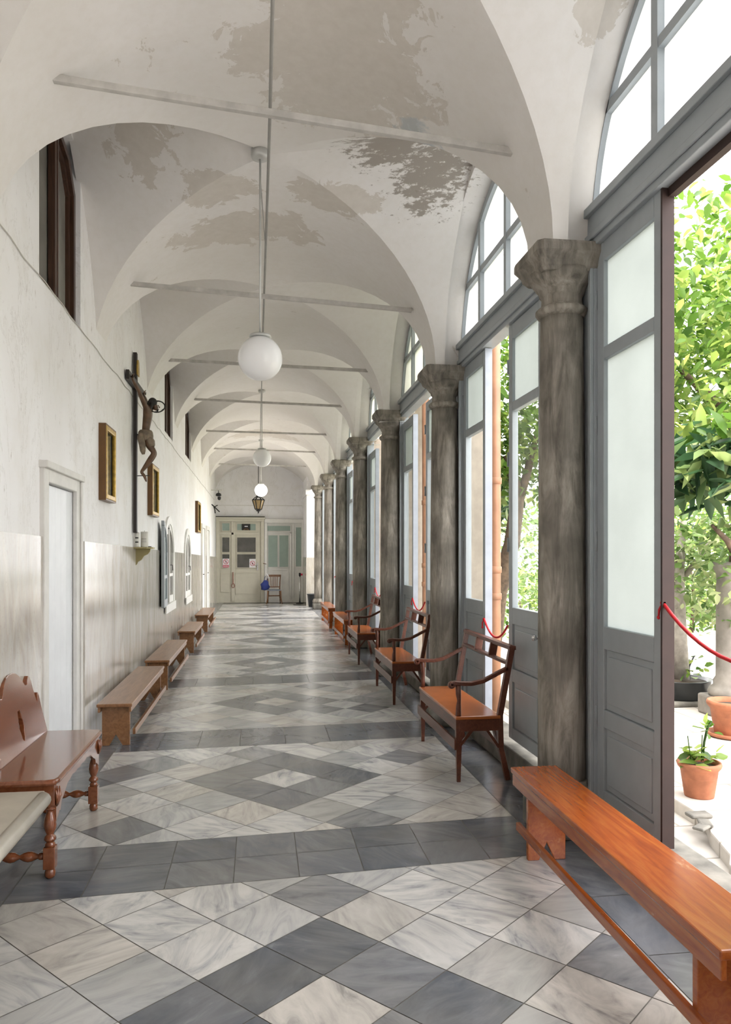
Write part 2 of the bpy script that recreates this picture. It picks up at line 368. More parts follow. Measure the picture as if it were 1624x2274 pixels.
# ---- vaulted ceiling: cross vaults, bay by bay
def build_vault():
    mb = MB(); bm = mb.bm; N = 28
    th = [pi*i/N for i in range(N+1)]
    for k in range(len(YR)-1):
        last = k == len(YR)-2
        us = [0.0] + [.5-.435*math.cos(t) for t in th] + [1.0]      # along the bay, 0..1
        qy = [None] + [-math.cos(t) for t in th] + [None]
        qx = [-math.cos(t) for t in th]
        xs = [CX+AX*q for q in qx]
        grid = []
        for j,u in enumerate(us):
            row = []
            for i,q in enumerate(qx):
                x = xs[i]; f = (x-XL)/(1.5-XL)
                y0 = YLW[k]+(YR[k]-YLW[k])*f; y1 = YLW[k+1]+(YR[k+1]-YLW[k+1])*f
                y = y0+(y1-y0)*u; zs = ZS[k]+(ZS[k+1]-ZS[k])*u; zc = ZC[k]+(ZC[k+1]-ZC[k])*u
                sb = math.sqrt(max(0,1-q*q)); s = sb
                if qy[j] is not None:
                    sy = math.sqrt(max(0,1-qy[j]**2))
                    if sy > sb+1e-9 and not (last and q > 0):
                        s = sy
                        s += (.41 if q < 0 else .20)*(abs(q)-abs(qy[j]))*sy
                row.append(bm.verts.new((x, y, zs+(zc-zs)*s)))
            if not (last):
                pass
            grid.append(row)
        for j in range(len(us)-1):
            for i in range(N):
                a,b,c,d = grid[j][i], grid[j][i+1], grid[j+1][i+1], grid[j+1][i]
                jj = j-1
                if 0 <= jj < N and ((i < N/2) == (jj < N/2)):
                    bm.faces.new([a,b,c]); bm.faces.new([a,c,d])
                else:
                    bm.faces.new([a,b,d]); bm.faces.new([b,c,d])
        # arcade arch soffit (right-hand side), stepped down a little, with pier bottoms
        if not last:
            y0,y1 = YR[k],YR[k+1]; zs0=ZS[k]; c=(y0+y1)/2; L=y1-y0; half=L/2-.10
            NA=36
            prof=[(y0,zs0)]+[(c-half*math.cos(pi*i/NA), None) for i in range(NA+1)]+[(y1,ZS[k+1])]
            pts=[]
            for i,(y,z) in enumerate(prof):
                u=(y-y0)/L; zs=ZS[k]+(ZS[k+1]-ZS[k])*u; zc=ZC[k]+(ZC[k+1]-ZC[k])*u
                if z is None:
                    s=math.sin(pi*(i-1)/NA); z=zs+(zc+.11-zs)*s
                pts.append((y,z))
            R=[[bm.verts.new((x,y,z)) for (y,z) in pts] for x in (1.565,1.90)]
            top=[[bm.verts.new((x,y,4.9)) for (y,z) in pts] for x in (1.565,1.90)]
            for i in range(len(pts)-1):
                bm.faces.new([R[0][i],R[1][i],R[1][i+1],R[0][i+1]])
                bm.faces.new([R[0][i],R[0][i+1],top[0][i+1],top[0][i]])
                bm.faces.new([R[1][i],R[1][i+1],top[1][i+1],top[1][i]])
            # lateral cell continued from the springing line (x=1.49) to the arch face, pier undersides
            for (ya,yb) in ((y0,y0+.065*L),(y1-.065*L,y1)):
                bm.faces.new([bm.verts.new(p) for p in ((1.45,ya,ZS[k]+.0),(1.90,ya,ZS[k]+.0),(1.90,yb,ZS[k]+.0),(1.45,yb,ZS[k]+.0))])
            q=[]
            for i in range(N+1):
                u=us[i+1]; y=y0+L*u; zs=ZS[k]+(ZS[k+1]-ZS[k])*u; zc=ZC[k]+(ZC[k+1]-ZC[k])*u; sy=math.sin(th[i]); qq=abs(qy[i+1])
                q.append([bm.verts.new((1.49,y,zs+(zc-zs)*(sy+.20*(1-qq)*sy))), bm.verts.new((1.57,y,zs+(zc-zs)*(sy+.21*(1-qq)*sy)))])
            for i in range(N): bm.faces.new([q[i][0],q[i][1],q[i+1][1],q[i+1][0]])
    bmesh.ops.remove_doubles(bm, verts=bm.verts, dist=.0005)
    o = mb.build('ceiling', M['vault'], fix=False); tag(o, kind='structure', label='white plaster cross vaults with peeling patches')
    for p in o.data.polygons: p.use_smooth = True
    r = MB(); r.box(-1.75,1.92,-1.95,24.2,4.80,4.92); r.build('light_block_slab', M['wall'], o)  # unseen slab added above the vault to stop sky light leaking in
    m = o.modifiers.new('edges','EDGE_SPLIT'); m.split_angle = math.radians(19)
build_vault()

# ---- left wall with openings
wins = [(4.86,5.94,3.16,4.45),(11.07,12.08,3.22,4.35),(14.1,15.25,3.28,4.2)]
door = (4.97,5.71,0.0,1.93)
shut = [(10.95,12.0,.78,1.78),(13.9,14.9,.72,1.72)]
def zw(y): return 1.60-(y-4)*.0095
def wall_left():
    mb = MB(); holes = [w for w in wins]+[door]+shut
    ys = sorted({-1.8,24.0}|{h for w in holes for h in w[:2]}); zs = sorted({-.02,4.9}|{h for w in holes for h in w[2:]})
    for a,b in zip(ys,ys[1:]):
        for c,d in zip(zs,zs[1:]):
            ym,zm=(a+b)/2,(c+d)/2
            if any(h[0]<ym<h[1] and h[2]<zm<h[3] for h in holes): continue
            mb.quad((XL,a,c),(XL,b,c),(XL,b,d),(XL,a,d))
    for (a,b,c,d) in holes:
        x=XL-.21
        mb.quad((XL,a,c),(x,a,c),(x,a,d),(XL,a,d)); mb.quad((XL,b,c),(XL,b,d),(x,b,d),(x,b,c))
        mb.quad((XL,a,c),(XL,b,c),(x,b,c),(x,a,c)); mb.quad((XL,a,d),(x,a,d),(x,b,d),(XL,b,d))
    o=mb.build('wall_left', M['wall']); tag(o, kind='structure')
    m=MB()                                                                # outer leaf of the wall
    m.box(XL-.40,XL-.20,-1.8,24.2,-.02,4.9); m.build('wall_outer', M['wall'], o)
    for y0,y1 in ((-1.8,4.90),(6.0,10.87),(12.10,13.84),(14.96,17.75),(18.75,19.3),(20.3,23.98)):
        m=MB(); n=max(1,round((y1-y0)/1.6))
        for i in range(n):
            a=y0+(y1-y0)*i/n+.002; b=y0+(y1-y0)*(i+1)/n-.002
            m.prism([(a,0),(b,0),(b,zw(b)),(a,zw(a))], XL, XL+.018, 'x')
        m.build('wainscot', M['wain'], o)
    for (y0,y1,zt) in ((10.87,12.10,.72),(13.84,14.96,.66)):
        m=MB(); m.box(XL,XL+.018,y0,y1,0,zt); m.build('wainscot', M['wain'], o)
wall_left()
# ---- end wall and right pier
m=MB(); m.box(-1.6,2.2,-1.95,-1.8,-.02,4.9); tag(m.build('wall_light_block', M['wall']), kind='structure')  # unseen wall added behind the camera to keep light off the near bays
m=MB(); m.box(-1.6,2.2,24.0,24.2,0,4.9); tag(m.build('wall_back', M['wall']), kind='structure')
m=MB(); m.box(1.36,1.95,22.2,24.0,0,4.9); m.box(1.33,1.95,22.1,24.0,3.22,3.36)
o=m.build('wall_right', M['wall']); tag(o, kind='structure')
m=MB(); m.box(1.345,1.36,22.19,24.0,0,1.40); m.box(1.345,1.95,22.185,22.2,0,1.40); m.build('wainscot', M['wain'], o)
m=MB(); m.box(1.33,1.52,23.6,23.99,2.98,3.2); m.build('impost', M['wall'], o, bevel=.01)
# ---- kerb under the arcade
m=MB()
for a,b in zip(YR[:-2],YR[1:-1]):
    m.box(1.70,1.95,a+.002,b-.002,0,.15)
m.box(1.70,1.95,20.9,22.19,0,.15)
o=m.build('trim_1', M['kerb'], bevel=.012); tag(o, kind='structure')
# ---- floor
XA, XB = -1.08, 1.42
def ln(a,b): return lambda x: a+(b-a)*(x-XA)/(XB-XA)
bands=[(ln(.55,.75),ln(1.15,1.33)),(ln(3.42,3.63),ln(4.01,4.18)),(ln(5.93,6.11),ln(6.52,6.71)),(ln(8.72,8.99),ln(9.29,9.61)),(ln(11.49,11.86),ln(12.13,12.38)),(ln(14.46,14.73),ln(15.0,15.24)),(ln(17.62,17.70),ln(18.15,18.22)),(ln(20.25,20.30),ln(20.8,20.85)),(ln(23.5,23.5),ln(24,24))]
lat=[(.2,-.18,3.5),(.211,2.47,3.52),(.166,5.106,1.46),(.165,7.761,-.17),(.141,10.597,.09),(.139,13.42,1.2),(.125,16.315,.1),(.13,19.15,0),(.13,22.2,0)]
darkset={1:[],2:[(-3,-3,.9),(-2,-3,.7),(-4,0,.9),(-3,-1+2,.0),(3,-2,.95),(-1,-3,.5),(2,-3,.8),(-1,3,.7)],5:[(-1,2,.8)]}
def clip(poly, p, n):
    out=[]
    for i in range(len(poly)):
        a,b=poly[i],poly[(i+1)%len(poly)]; da=(a[0]-p[0])*n[0]+(a[1]-p[1])*n[1]; db=(b[0]-p[0])*n[0]+(b[1]-p[1])*n[1]
        if da>=0: out.append(a)
        if (da>=0)!=(db>=0):
            t=da/(da-db); out.append((a[0]+(b[0]-a[0])*t, a[1]+(b[1]-a[1])*t))
    return out
def build_floor():
    rnd=random.Random(3); bm=bmesh.new(); lay=bm.loops.layers.float_color.new('tile')
    def face(poly, tone):
        if len(poly)<3: return
        A=0
        for i in range(len(poly)): A+=poly[i][0]*poly[(i+1)%len(poly)][1]-poly[(i+1)%len(poly)][0]*poly[i][1]
        if abs(A)<.001: return
        if A<0: poly=poly[::-1]
        cx=sum(p[0] for p in poly)/len(poly); cy=sum(p[1] for p in poly)/len(poly)
        f=bm.faces.new([bm.verts.new((p[0],p[1],0)) for p in poly]); c=(tone,rnd.random(),rnd.random(),1)
        for l in f.loops: l[lay]=c
    S=.309; g=.0021
    for k,(cx,cy,r) in enumerate(lat):
        lo=bands[k-1][1] if k else (lambda x:-1.8); hi=bands[k][0]
        a=math.radians(45+r*-1); e1=(math.cos(a),math.sin(a)); e2=(math.sin(a),-math.cos(a))
        for i in range(-9,10):
            for j in range(-9,10):
                x=cx+S*(i*e1[0]+j*e2[0]); y=cy+S*(i*e1[1]+j*e2[1]); h=S/2-g
                poly=[(x+h*(s*e1[0]+t*e2[0]), y+h*(s*e1[1]+t*e2[1])) for s,t in ((-1,-1),(1,-1),(1,1),(-1,1))]
                poly=clip(poly,(XA+g,0),(1,0)); 
                if poly: poly=clip(poly,(XB-g,0),(-1,0))
                if poly:
                    s=(hi(XB)-hi(XA))/(XB-XA); poly=clip(poly,(XA,hi(XA)-g),(s,-1))
                if poly:
                    s=(lo(XB)-lo(XA))/(XB-XA); poly=clip(poly,(XA,lo(XA)+g),(-s,1))
                ring=max(abs(i),abs(j)); tone=0.0
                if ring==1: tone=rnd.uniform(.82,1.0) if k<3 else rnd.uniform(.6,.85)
                elif ring==0: tone=0
                elif rnd.random()<.06: tone=rnd.uniform(.5,.9)
                for (di,dj,tt) in darkset.get(k,[]):
                    if (i,j)==(di,dj): tone=tt
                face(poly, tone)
    for k,(n,f) in enumerate(bands[:-1]):
        x=XA
        while x<XB-.01:
            w=min(rnd.uniform(.29,.36),XB-x)
            if XB-x-w<.1: w=XB-x
            for a0,a1 in ((0,.5),(.5,1)):
                P=lambda xx,t: (xx, n(xx)+(f(xx)-n(xx))*t)
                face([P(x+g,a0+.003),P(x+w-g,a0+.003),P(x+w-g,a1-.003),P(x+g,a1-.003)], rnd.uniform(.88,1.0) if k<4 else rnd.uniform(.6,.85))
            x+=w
    for (x0,x1) in ((XL+.002,XA-g),(XB+g,1.70)):
        y=-1.8
        while y<23.9:
            w=rnd.uniform(.32,.5); face([(x0,y+g),(x1,y+g),(x1,min(24,y+w)-g),(x0,min(24,y+w)-g)], rnd.uniform(.85,1) if y<18 else .7); y+=w
    me=bpy.data.meshes.new('floor'); bm.to_mesh(me); bm.free()
    o=bpy.data.objects.new('floor',me); C.objects.link(o); me.materials.append(M['tile']); tag(o, kind='structure')
    m=MB(); m.box(-1.34,1.72,-1.8,24.02,-.06,-.002); m.build('floor_bed', M['grout'], o)
build_floor()

# ================================================================ ARCADE GLAZING (windows 1..8)
def make_leaf(frost_low, w=.64, h=2.88):
    """door leaf standing in the plane x=0, from y=0 (hinge, far) to y=-w"""
    root=empty('door_leaf')
    f=MB(); t=.022
    f.box(-t,t,-.075,0,0,h); f.box(-t,t,-w,-w+.065,0,h)
    f.box(-t,t,-w+.065,-.075,h-.10,h); f.box(-t,t,-w+.065,-.075,2.275,2.34)
    f.box(-t,t,-w+.065,-.075,.80,.915); f.box(-t,t,-w+.065,-.075,.40,.49); f.box(-t,t,-w+.065,-.075,0,.08)
    f.build('frame', M['blue'], root, bevel=.004)
    p=MB()
    for a,b in ((.08,.40),(.49,.80)):
        p.box(-.008,.008,-w+.065,-.075,a,b); p.box(-.016,.016,-w+.10,-.11,a+.035,b-.035)
    p.build('panel', M['blue'], root, bevel=.006)
    q=MB(); q.quad((0,-w+.065,2.34),(0,-.075,2.34),(0,-.075,h-.10),(0,-w+.065,h-.10)); q.build('upper_pane', M['frostd'], root)
    q=MB(); q.quad((0,-w+.065,.915),(0,-.075,.915),(0,-.075,2.275),(0,-w+.065,2.275)); q.build('lower_pane', M['frostd'] if frost_low else M['clear'], root)
    b=MB()
    for z in (.45,1.35,1.95,2.6): b.tube([(-.026,.004,z-.05),(-.026,.004,z+.05)],.007,8)
    b.build('hinge', M['blue'], root)
    return root
leaf_f=make_leaf(True); leaf_c=make_leaf(False)
protos=[leaf_f,leaf_c]
def place_leaf(proto, parent, y, rz=0, edge=None, knob=False, x=XG, name='door_leaf'):
    o=copy_tree(proto, parent); o.name=name; o.location=(x,y,.20); o.rotation_euler=(0,0,rz)
    if edge:
        m=MB(); m.box(-.026,.030,-.655,-.641,0,2.88); e=m.build('meeting_edge', edge, o); tag(e, label='brown painted meeting edge' if edge is M['brownp'] else 'worn pale meeting edge')
    if knob:
        m=MB(); m.tube([(-.02,-.61,.76),(-.05,-.61,.76)],.008,8); m.sphere((-.06,-.61,.76),.018,12); m.build('door_knob', M['chrome'], o)
    return o
def window(k):
    y0,y1=YR[k],YR[k+1]; c=(y0+y1)/2; half=(y1-y0)/2-.06; zs=3.19+(ZS[k]+ZS[k+1])/2-3.09; crown=(ZC[k]+ZC[k+1])/2+.09
    w=empty('window_%d'%(k+1),(0,0,0)); tag(w, kind='structure')
    f=MB(); x0,x1=XG-.03,XG+.03
    f.box(x0-.01,x1+.02,y0+.02,y0+.06+.10,.15,zs); f.box(x0-.01,x1+.02,y1-.16,y1-.02,.15,zs)
    f.box(x0-.03,x0-.01,y0+.13,y0+.16,.15,zs-.1); f.box(x0-.03,x0-.01,y1-.16,y1-.13,.15,zs-.1)
    f.build('jamb', M['blue'], w, bevel=.004)
    f=MB(); f.box(x0-.02,x1+.02,y0+.06,y1-.06,zs-.11,zs+.11); f.box(x0-.045,x0-.02,y0+.06,y1-.06,zs+.055,zs+.10); f.box(x0-.035,x0-.02,y0+.06,y1-.06,zs-.075,zs-.04)
    f.build('transom', M['blue'], w, bevel=.004)
    n=40; hw=half; b=crown-zs
    P=lambda t,s: (c-(hw-s)*math.cos(t), zs+(b-s)*math.sin(t))
    f=MB()
    outer=[P(pi*i/n,0) for i in range(n+1)]; inner=[P(pi*i/n,.06) for i in range(n+1)]
    for i in range(n):
        f.prism([outer[i],outer[i+1],inner[i+1],inner[i]], x0, x1, 'x')
    def top(y): 
        q=(y-c)/(hw-.03); return zs+(b-.03)*math.sqrt(max(0,1-q*q))
    zb=zs+.54; hwz=(hw-.03)*math.sqrt(1-(.54/(b-.03))**2)
    f.box(x0,x1,c-hwz,c+hwz,zb-.025,zb+.025)
    for dy in (-.64,0,.64): f.box(x0-.004,x1+.004,c+dy-.028,c+dy+.028,zs+.1,top(c+dy))
    f.build('fanlight_frame', M['blue'], w)
    cuts=[-hw+.05,-.64,0,.64,hw-.05]
    for a,bb in zip(cuts,cuts[1:]):
        m=8; ys=[c+a+(bb-a)*i/m for i in range(m+1)]
        lo=[(y,zs+.08) for y in ys]; q=MB()
        pts=[(XG,y,zs+.08) for y in ys]; tp=[(XG,y,top(y)) for y in ys]
        for i in range(m): q.quad(pts[i],pts[i+1],tp[i+1],tp[i])
        q.build('fanlight_pane', M['frostc'] if k>2 else M['frost'], w)
    if k==1:
        f=MB(); f.box(x0+.03,x1+.005,y0+.2,c+.58,zs-.15,zs-.11); tag(f.build('brown_rail', M['brownp'], w),label='dark brown rail under the transom')
    e={1:M['brownp']}.get(k,M['pale'])
    j=y1-.16
    if k<6: place_leaf(leaf_f if k<=1 else leaf_c, w, j, 0, e)                    # far leaf, shut
    if k<6: place_leaf(leaf_c, w, c-.05-(.35 if k<2 else 0), 0, None, knob=True)
    if 2<=k<6: place_leaf(leaf_c, w, c-.70, 0)
    return w
for k in range(0,8): window(k)
def kill(o):
    for ch in children(o): kill(ch)
    bpy.data.objects.remove(o)
for p in protos: kill(p)

# ================================================================ COLUMNS
def make_column(h):
    root=empty('stone_column')
    m=MB(); m.box(-.165,.165,-.165,.165,0,.16); m.build('plinth', M['kerb'], root, bevel=.02)
    m=MB(); m.lathe([(.155,.16),(.168,.19),(.170,.22),(.155,.26),(.14,.275),(.138,.29)],n=32); m.build('base', M['stone'], root)
    z0=.285; z1=h-.34
    m=MB(); pr=[]
    for i in range(14):
        u=i/13; pr.append((.126-.014*u+.004*math.sin(pi*u), z0+(z1-z0)*u))
    m.lathe(pr,n=36); m.build('shaft', M['stone'], root)
    m=MB(); a=h
    m.lathe([(.112,a-.345),(.128,a-.335),(.138,a-.32),(.138,a-.305),(.124,a-.292),(.108,a-.28),(.106,a-.235),(.118,a-.225),(.122,a-.205),(.135,a-.19),(.165,a-.15),(.178,a-.115)],n=36)
    prof=[(.150,a-.135),(.168,a-.115),(.175,a-.09),(.198,a-.06),(.205,a-.05),(.205,a-.015),(.200,a)]
    rings=[]
    for r,z in prof:
        c_=r*.86                                       # slightly chamfered corners
        pts=[(r,-c_),(r,c_),(c_,r),(-c_,r),(-r,c_),(-r,-c_),(-c_,-r),(c_,-r)]
        rings.append([m.bm.verts.new((x,y,z)) for x,y in pts])
    for i in range(len(rings)-1):
        for k in range(8): m.bm.faces.new([rings[i][k],rings[i][(k+1)%8],rings[i+1][(k+1)%8],rings[i+1][k]])
    m.bm.faces.new(rings[0][::-1]); m.bm.faces.new(rings[-1])
    m.build('capital', M['stone'], root)
    return root
ccl=['weathered grey stone column nearest the camera, rising behind the end of the orange bench','second grey stone column, behind the back of the nearest slatted settee','third grey stone column, between the nearest and the middle slatted settees',
 'fourth grey stone column, just beyond the farthest slatted settee','fifth grey stone column, behind the nearer of the two small far benches','sixth slender-looking stone column, beside the farthest orange bench','seventh and farthest stone column with exposed round base, next to the black bin']
for i,k in enumerate(range(2,9)):
    o=make_column(ZS[k]); o.location=(XC,YR[k],0)
    tag(o, ccl[i], 'column', 'stone columns of the arcade')
o=make_column(ZS[1]); o.location=(XC,YR[1],0); tag(o,'grey stone column just outside the right edge beside the near end of the bench','column','stone columns of the arcade')

# ================================================================ TIE RODS
rl=[((60,165),(1120,335)),((290,630),(902,688)),((385,800),(812,823)),((440,887),(757,902)),((465,957),(723,965)),((480,996),(700,1004)),((485,1030),(682,1036))]
words=['thick pale iron tie rod nearest the camera, crossing the top of the view','second iron tie rod, crossing just above the large near globe','third iron tie rod, crossing behind the large near globe','fourth iron tie rod, just below the third down the vault','fifth iron tie rod, above the middle globe lamp','sixth iron tie rod, crossing behind the top of the middle globe','farthest iron tie rod, just in front of the end lunette']
rodz=[]
for i,(l,r) in enumerate(rl):
    Y=YR[i+2]; Yl=YLW[i+2]
    a,za=onY(*l,Yl); b,zb=onY(*r,Y); p=Vector((a,Yl,za)); q=Vector((b,Y,zb)); d=(q-p).normalized()
    m=MB(); m.bar(p-d*.06,q+d*.05,.036,.036); rodz.append((p+q)/2)
    o=m.build('tie_rod', M['rodm'], bevel=.004); tag(o, words[i], 'tie rod', 'iron tie rods across the vault')
# ================================================================ LEFT WALL: windows, door, shutters
def lunette(n, w, lab):
    a,b,z0,z1=w; X=XL-.05
    root=empty('window_%d'%n,(0,0,0)); tag(root, lab, kind='structure')
    out=[(a,z0),(b,z0),(b,z1-.30),(b-.18,z1-.1),((a+b)/2,z1-.02),(a+.18,z1-.1),(a,z1-.30)]
    cx,cz=(a+b)/2,(z0+z1)/2
    def ring(o1,s1,o2,s2,x0,x1,name,mat):
        m=MB()
        for i in range(len(out)):
            p,q=out[i],out[(i+1)%len(out)]
            I=lambda t,s:(cx+(t[0]-cx)*(1-s/(b-a)*2), cz+(t[1]-cz)*(1-s/(z1-z0)*2))
            m.prism([I(p,s1),I(q,s1),I(q,s2),I(p,s2)],x0,x1,'x')
        m.build(name,mat,root)
    ring(0,0,0,.05,X-.06,X+.015,'window_frame',M['winw']); 
    m=MB(); ym=(a+b)/2
    m.box(X-.03,X+.02,ym-.05,ym-.012,z0+.05,z1-.06); m.box(X-.03,X+.02,ym+.012,ym+.05,z0+.05,z1-.06); m.build('meeting_stile',M['winw'],root,bevel=.006)
    ring(0,.055,0,.10,X-.04,X-.01,'sash',M['winw'])
    m=MB(); m.box(X-.045,X-.035,a+.05,b-.05,z0+.04,z1-.03); m.build('pane',M['greyg'],root)
    m=MB(); m.box(X-.08,X+.04,a-.0,b+.0,z0,z0+.02); m.build('window_sill',M['frame'],root)
lunette(10,wins[0],'tall dark brown framed window high on the left wall, nearest')
lunette(11,wins[1],'second dark framed window high on the left wall')
lunette(12,wins[2],'farthest dark framed window high on the left wall')
# plank door
root=empty('door_1',(0,0,0)); tag(root,'plain white plank door in the left wall',kind='structure')
a,b,_,zt=door
m=MB(); 
for i in range(5):
    w_=(b-a-.01)/5; m.box(XL-.05,XL-.01,a+.005+w_*i+.0006,a+.005+w_*(i+1)-.0006,.01,zt-.005)
m.build('door_panel',M['white'],root,bevel=.002)
m=MB(); m.box(XL-.01,XL+.03,a-.10,a,0,zt+.10); m.box(XL-.01,XL+.03,b,b+.12,0,zt+.10); m.box(XL-.01,XL+.03,a,b,zt,zt+.10); m.box(XL-.01,XL+.055,a-.12,b+.14,zt+.08,zt+.125); m.box(XL+.03,XL+.045,b+.08,b+.12,0,zt+.08)
m.build('door_frame',M['frame'],root,bevel=.006)
m=MB(); y,z=onX(97,1280,XL); m.lathe([(.012,0),(.014,.004),(.012,.008)],(XL-.01,y,z),12,'x'); m.box(XL-.01,XL-.003,y-.012,y+.012,z-.10,z-.04); m.tube([(XL-.003,y,z-.05),(XL+.012,y-.004,z-.09)],.004,6)
m.build('keyhole_plate',M['rodm'],root)
m=MB(); m.box(XL-.01,XL-.002,y-.01,y+.014,z-.43,z-.38); m.build('latch',M['white'],root)
# two arched hatch windows, the nearer one with its leaf standing open
def arch_pts(a,b,z0,zs,n=10):
    c=(a+b)/2; r=(b-a)/2; return [(a,z0),(b,z0)]+[(c+r*math.cos(pi*i/n), zs+r*.9*math.sin(pi*i/n)) for i in range(n+1)]
def arch_ring(m,a,b,z0,zs,w,x0,x1,n=12):
    c=(a+b)/2; r=(b-a)/2
    O=[(a,z0)]+[(c-r*math.cos(pi*i/n), zs+r*.9*math.sin(pi*i/n)) for i in range(n+1)]+[(b,z0)]
    I=[(a+w,z0)]+[(c-(r-w)*math.cos(pi*i/n), zs+(r*.9-w)*math.sin(pi*i/n)) for i in range(n+1)]+[(b-w,z0)]
    for i in range(len(O)-1): m.prism([O[i],O[i+1],I[i+1],I[i]],x0,x1,'x')
def half_leaf(parent,w,h,hs,loc,rz,mat,name='sash'):
    r=empty(name,loc,rz); r.parent=parent                  # leaf from y=0 to y=w, arch rising toward y=w
    def top(y,ins=0): return hs+(h-hs-ins)*math.sqrt(max(0,1-((w-y)/(w-ins if w>ins else w))**2)) if True else 0
    m=MB(); n=8
    ys=[w*i/n for i in range(n+1)]
    for i in range(n):
        y0,y1=ys[i],ys[i+1]
        t0,t1=top(y0),top(y1)
        m.prism([(y0,max(hs-.07,t0-.075)),(y1,t1-.075 if t1-.075>hs-.07 else hs-.07),(y1,t1),(y0,t0)],-.02,.02,'x')
    m.box(-.02,.02,0,.055,0,hs); m.box(-.02,.02,w-.055,w,0,h-.05); m.box(-.02,.02,.055,w-.055,0,.10); m.box(-.016,.016,.055,w-.055,hs*.52,hs*.52+.045)
    m.build('sash_frame',mat,r,bevel=.003)
    m=MB(); m.prism([(.05,.09),(w-.05,.09),(w-.05,h-.06)]+[(y,top(y)-.06) for y in ys[::-1][1:-1]],-.003,.003,'x'); m.build('sash_pane',M['greyg'] if mat is M['cream2'] else M['hatchg'],r)
    return r
for n,(a,b,z0,zt),opened in ((13,shut[0],True),(14,shut[1],False)):
    root=empty('window_%d'%n,(0,0,0)); tag(root,'arched wall hatch with cream frame and open grey glazed leaf' if opened else 'arched wall hatch with closed cream glazed leaves',kind='structure')
    m=MB(); arch_ring(m,a-.10,b+.10,z0-.1,zt-.30,.11,XL-.02,XL+.03); m.box(XL-.02,XL+.05,a-.10,b+.10,z0-.12,z0); m.build('window_frame',M['cream2'],root)
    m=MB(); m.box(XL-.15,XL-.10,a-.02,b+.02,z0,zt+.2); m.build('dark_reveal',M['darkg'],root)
    w=(b-a)/2; h=zt+.15-z0
    c2=half_leaf(root,w,h,h-.42,(XL,b,z0),pi,M['cream2'])
    if opened: half_leaf(root,w,h,h-.42,(XL+.046,a-.10,z0),-math.radians(178),M['blue'])
    else: half_leaf(root,w,h,h-.42,(XL,a,z0),0,M['cream2'])
    m=MB(); m.tube([(XL+.03,b-w+.02,z0+.55),(XL+.06,b-w+.02,z0+.55),(XL+.065,b-w+.02,z0+.47)],.006,6); m.build('window_handle',M['black'],root)
# farther doors on the left wall
for n,(a,b,lab) in ((2,(17.75,18.75,'narrow off-white door far down the left wall')),(3,(19.3,20.3,'farthest off-white door on the left wall'))) if False else ((2,(17.75,18.75,'narrow off-white door far down the left wall')),(3,(19.3,20.3,'farthest off-white door on the left wall'))):
    root=empty('door_%d'%n,(0,0,0)); tag(root,lab,kind='structure')
    m=MB(); m.box(XL,XL+.045,a,a+.09,0,2.2); m.box(XL,XL+.045,b-.09,b,0,2.2); m.box(XL,XL+.045,a+.09,b-.09,2.1,2.2); m.build('door_frame',M['frame'],root,bevel=.005)
    m=MB(); m.box(XL+.001,XL+.02,a+.095,b-.095,.01,2.09); m.build('door_panel',M['cream2'],root)
    m=MB(); m.tube([(XL+.02,a+.16,1.03),(XL+.06,a+.16,1.03),(XL+.06,a+.27,1.03)],.01,8); m.build('door_handle',M['black'],root)

# ================================================================ END WALL joinery
YE=24.0
def P(u,v,Y=YE): return onY(u,v,Y)
def end_unit(n,mat,cols,z_top,xr,lab):
    root=empty('door_%d'%n,(0,0,0)); tag(root,lab,kind='structure'); return root
ex=lambda u: onY(u,1200,YE)[0]
ez=lambda v: onY(600,v,YE)[1]
def joinery(n,lab,u0,u1,vtop,mat,lights,panels,stiles,cornice=True):
    root=empty('door_%d'%n,(0,0,0)); tag(root,lab,kind='structure')
    x0,x1=ex(u0),ex(u1); zt=ez(vtop)
    m=MB(); m.box(x0,x1,YE-.06,YE-.004,0,zt); m.build('door_panel',mat,root)
    m=MB()
    m.box(x0,x0+.09,YE-.13,YE-.06,0,zt-.12); m.box(x1-.10,x1,YE-.13,YE-.06,0,zt-.12); m.box(x0,x1,YE-.13,YE-.06,zt-.12,zt)
    if cornice: m.box(x0-.0,x1+.04,YE-.18,YE-.06,zt-.05,zt+.01)
    m.build('door_frame',mat,root,bevel=.008)
    m=MB()
    for (a,b,c,d) in stiles: m.box(ex(a),ex(b),YE-.09,YE-.06,max(0,ez(d)),ez(c))
    m.build('rail',mat,root,bevel=.004)
    for (a,b,c,d,g) in lights:
        m=MB(); m.box(ex(a),ex(b),YE-.072,YE-.058,ez(d),ez(c)); m.build('pane',g,root)
        m=MB(); A,B_,T,Bm=ex(a),ex(b),ez(c),ez(d); w=.018
        m.box(A-w,A,YE-.10,YE-.06,Bm-w,T+w); m.box(B_,B_+w,YE-.10,YE-.06,Bm-w,T+w); m.box(A,B_,YE-.10,YE-.06,T,T+w); m.box(A,B_,YE-.10,YE-.06,Bm-w,Bm); m.build('pane_bead',mat,root)
    for (a,b,c,d) in panels:
        m=MB(); A,B_,T,Bm=ex(a),ex(b),ez(c),max(.02,ez(d)); w=.016
        for q in ((A,A+w,Bm,T),(B_-w,B_,Bm,T),(A,B_,T-w,T),(A,B_,Bm,Bm+w)): m.box(q[0],q[1],YE-.078,YE-.06,q[2],q[3])
        m.build('panel_moulding',mat,root)
    return root
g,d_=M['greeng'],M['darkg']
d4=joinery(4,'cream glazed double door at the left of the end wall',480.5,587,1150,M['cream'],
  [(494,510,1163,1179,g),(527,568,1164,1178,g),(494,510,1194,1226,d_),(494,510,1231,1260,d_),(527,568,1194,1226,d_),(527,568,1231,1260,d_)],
  [(490,513,1273,1314),(523,572,1271,1318)],[(486,574,1183,1188),(514,519,1156,1334),(519,522,1188,1334)])
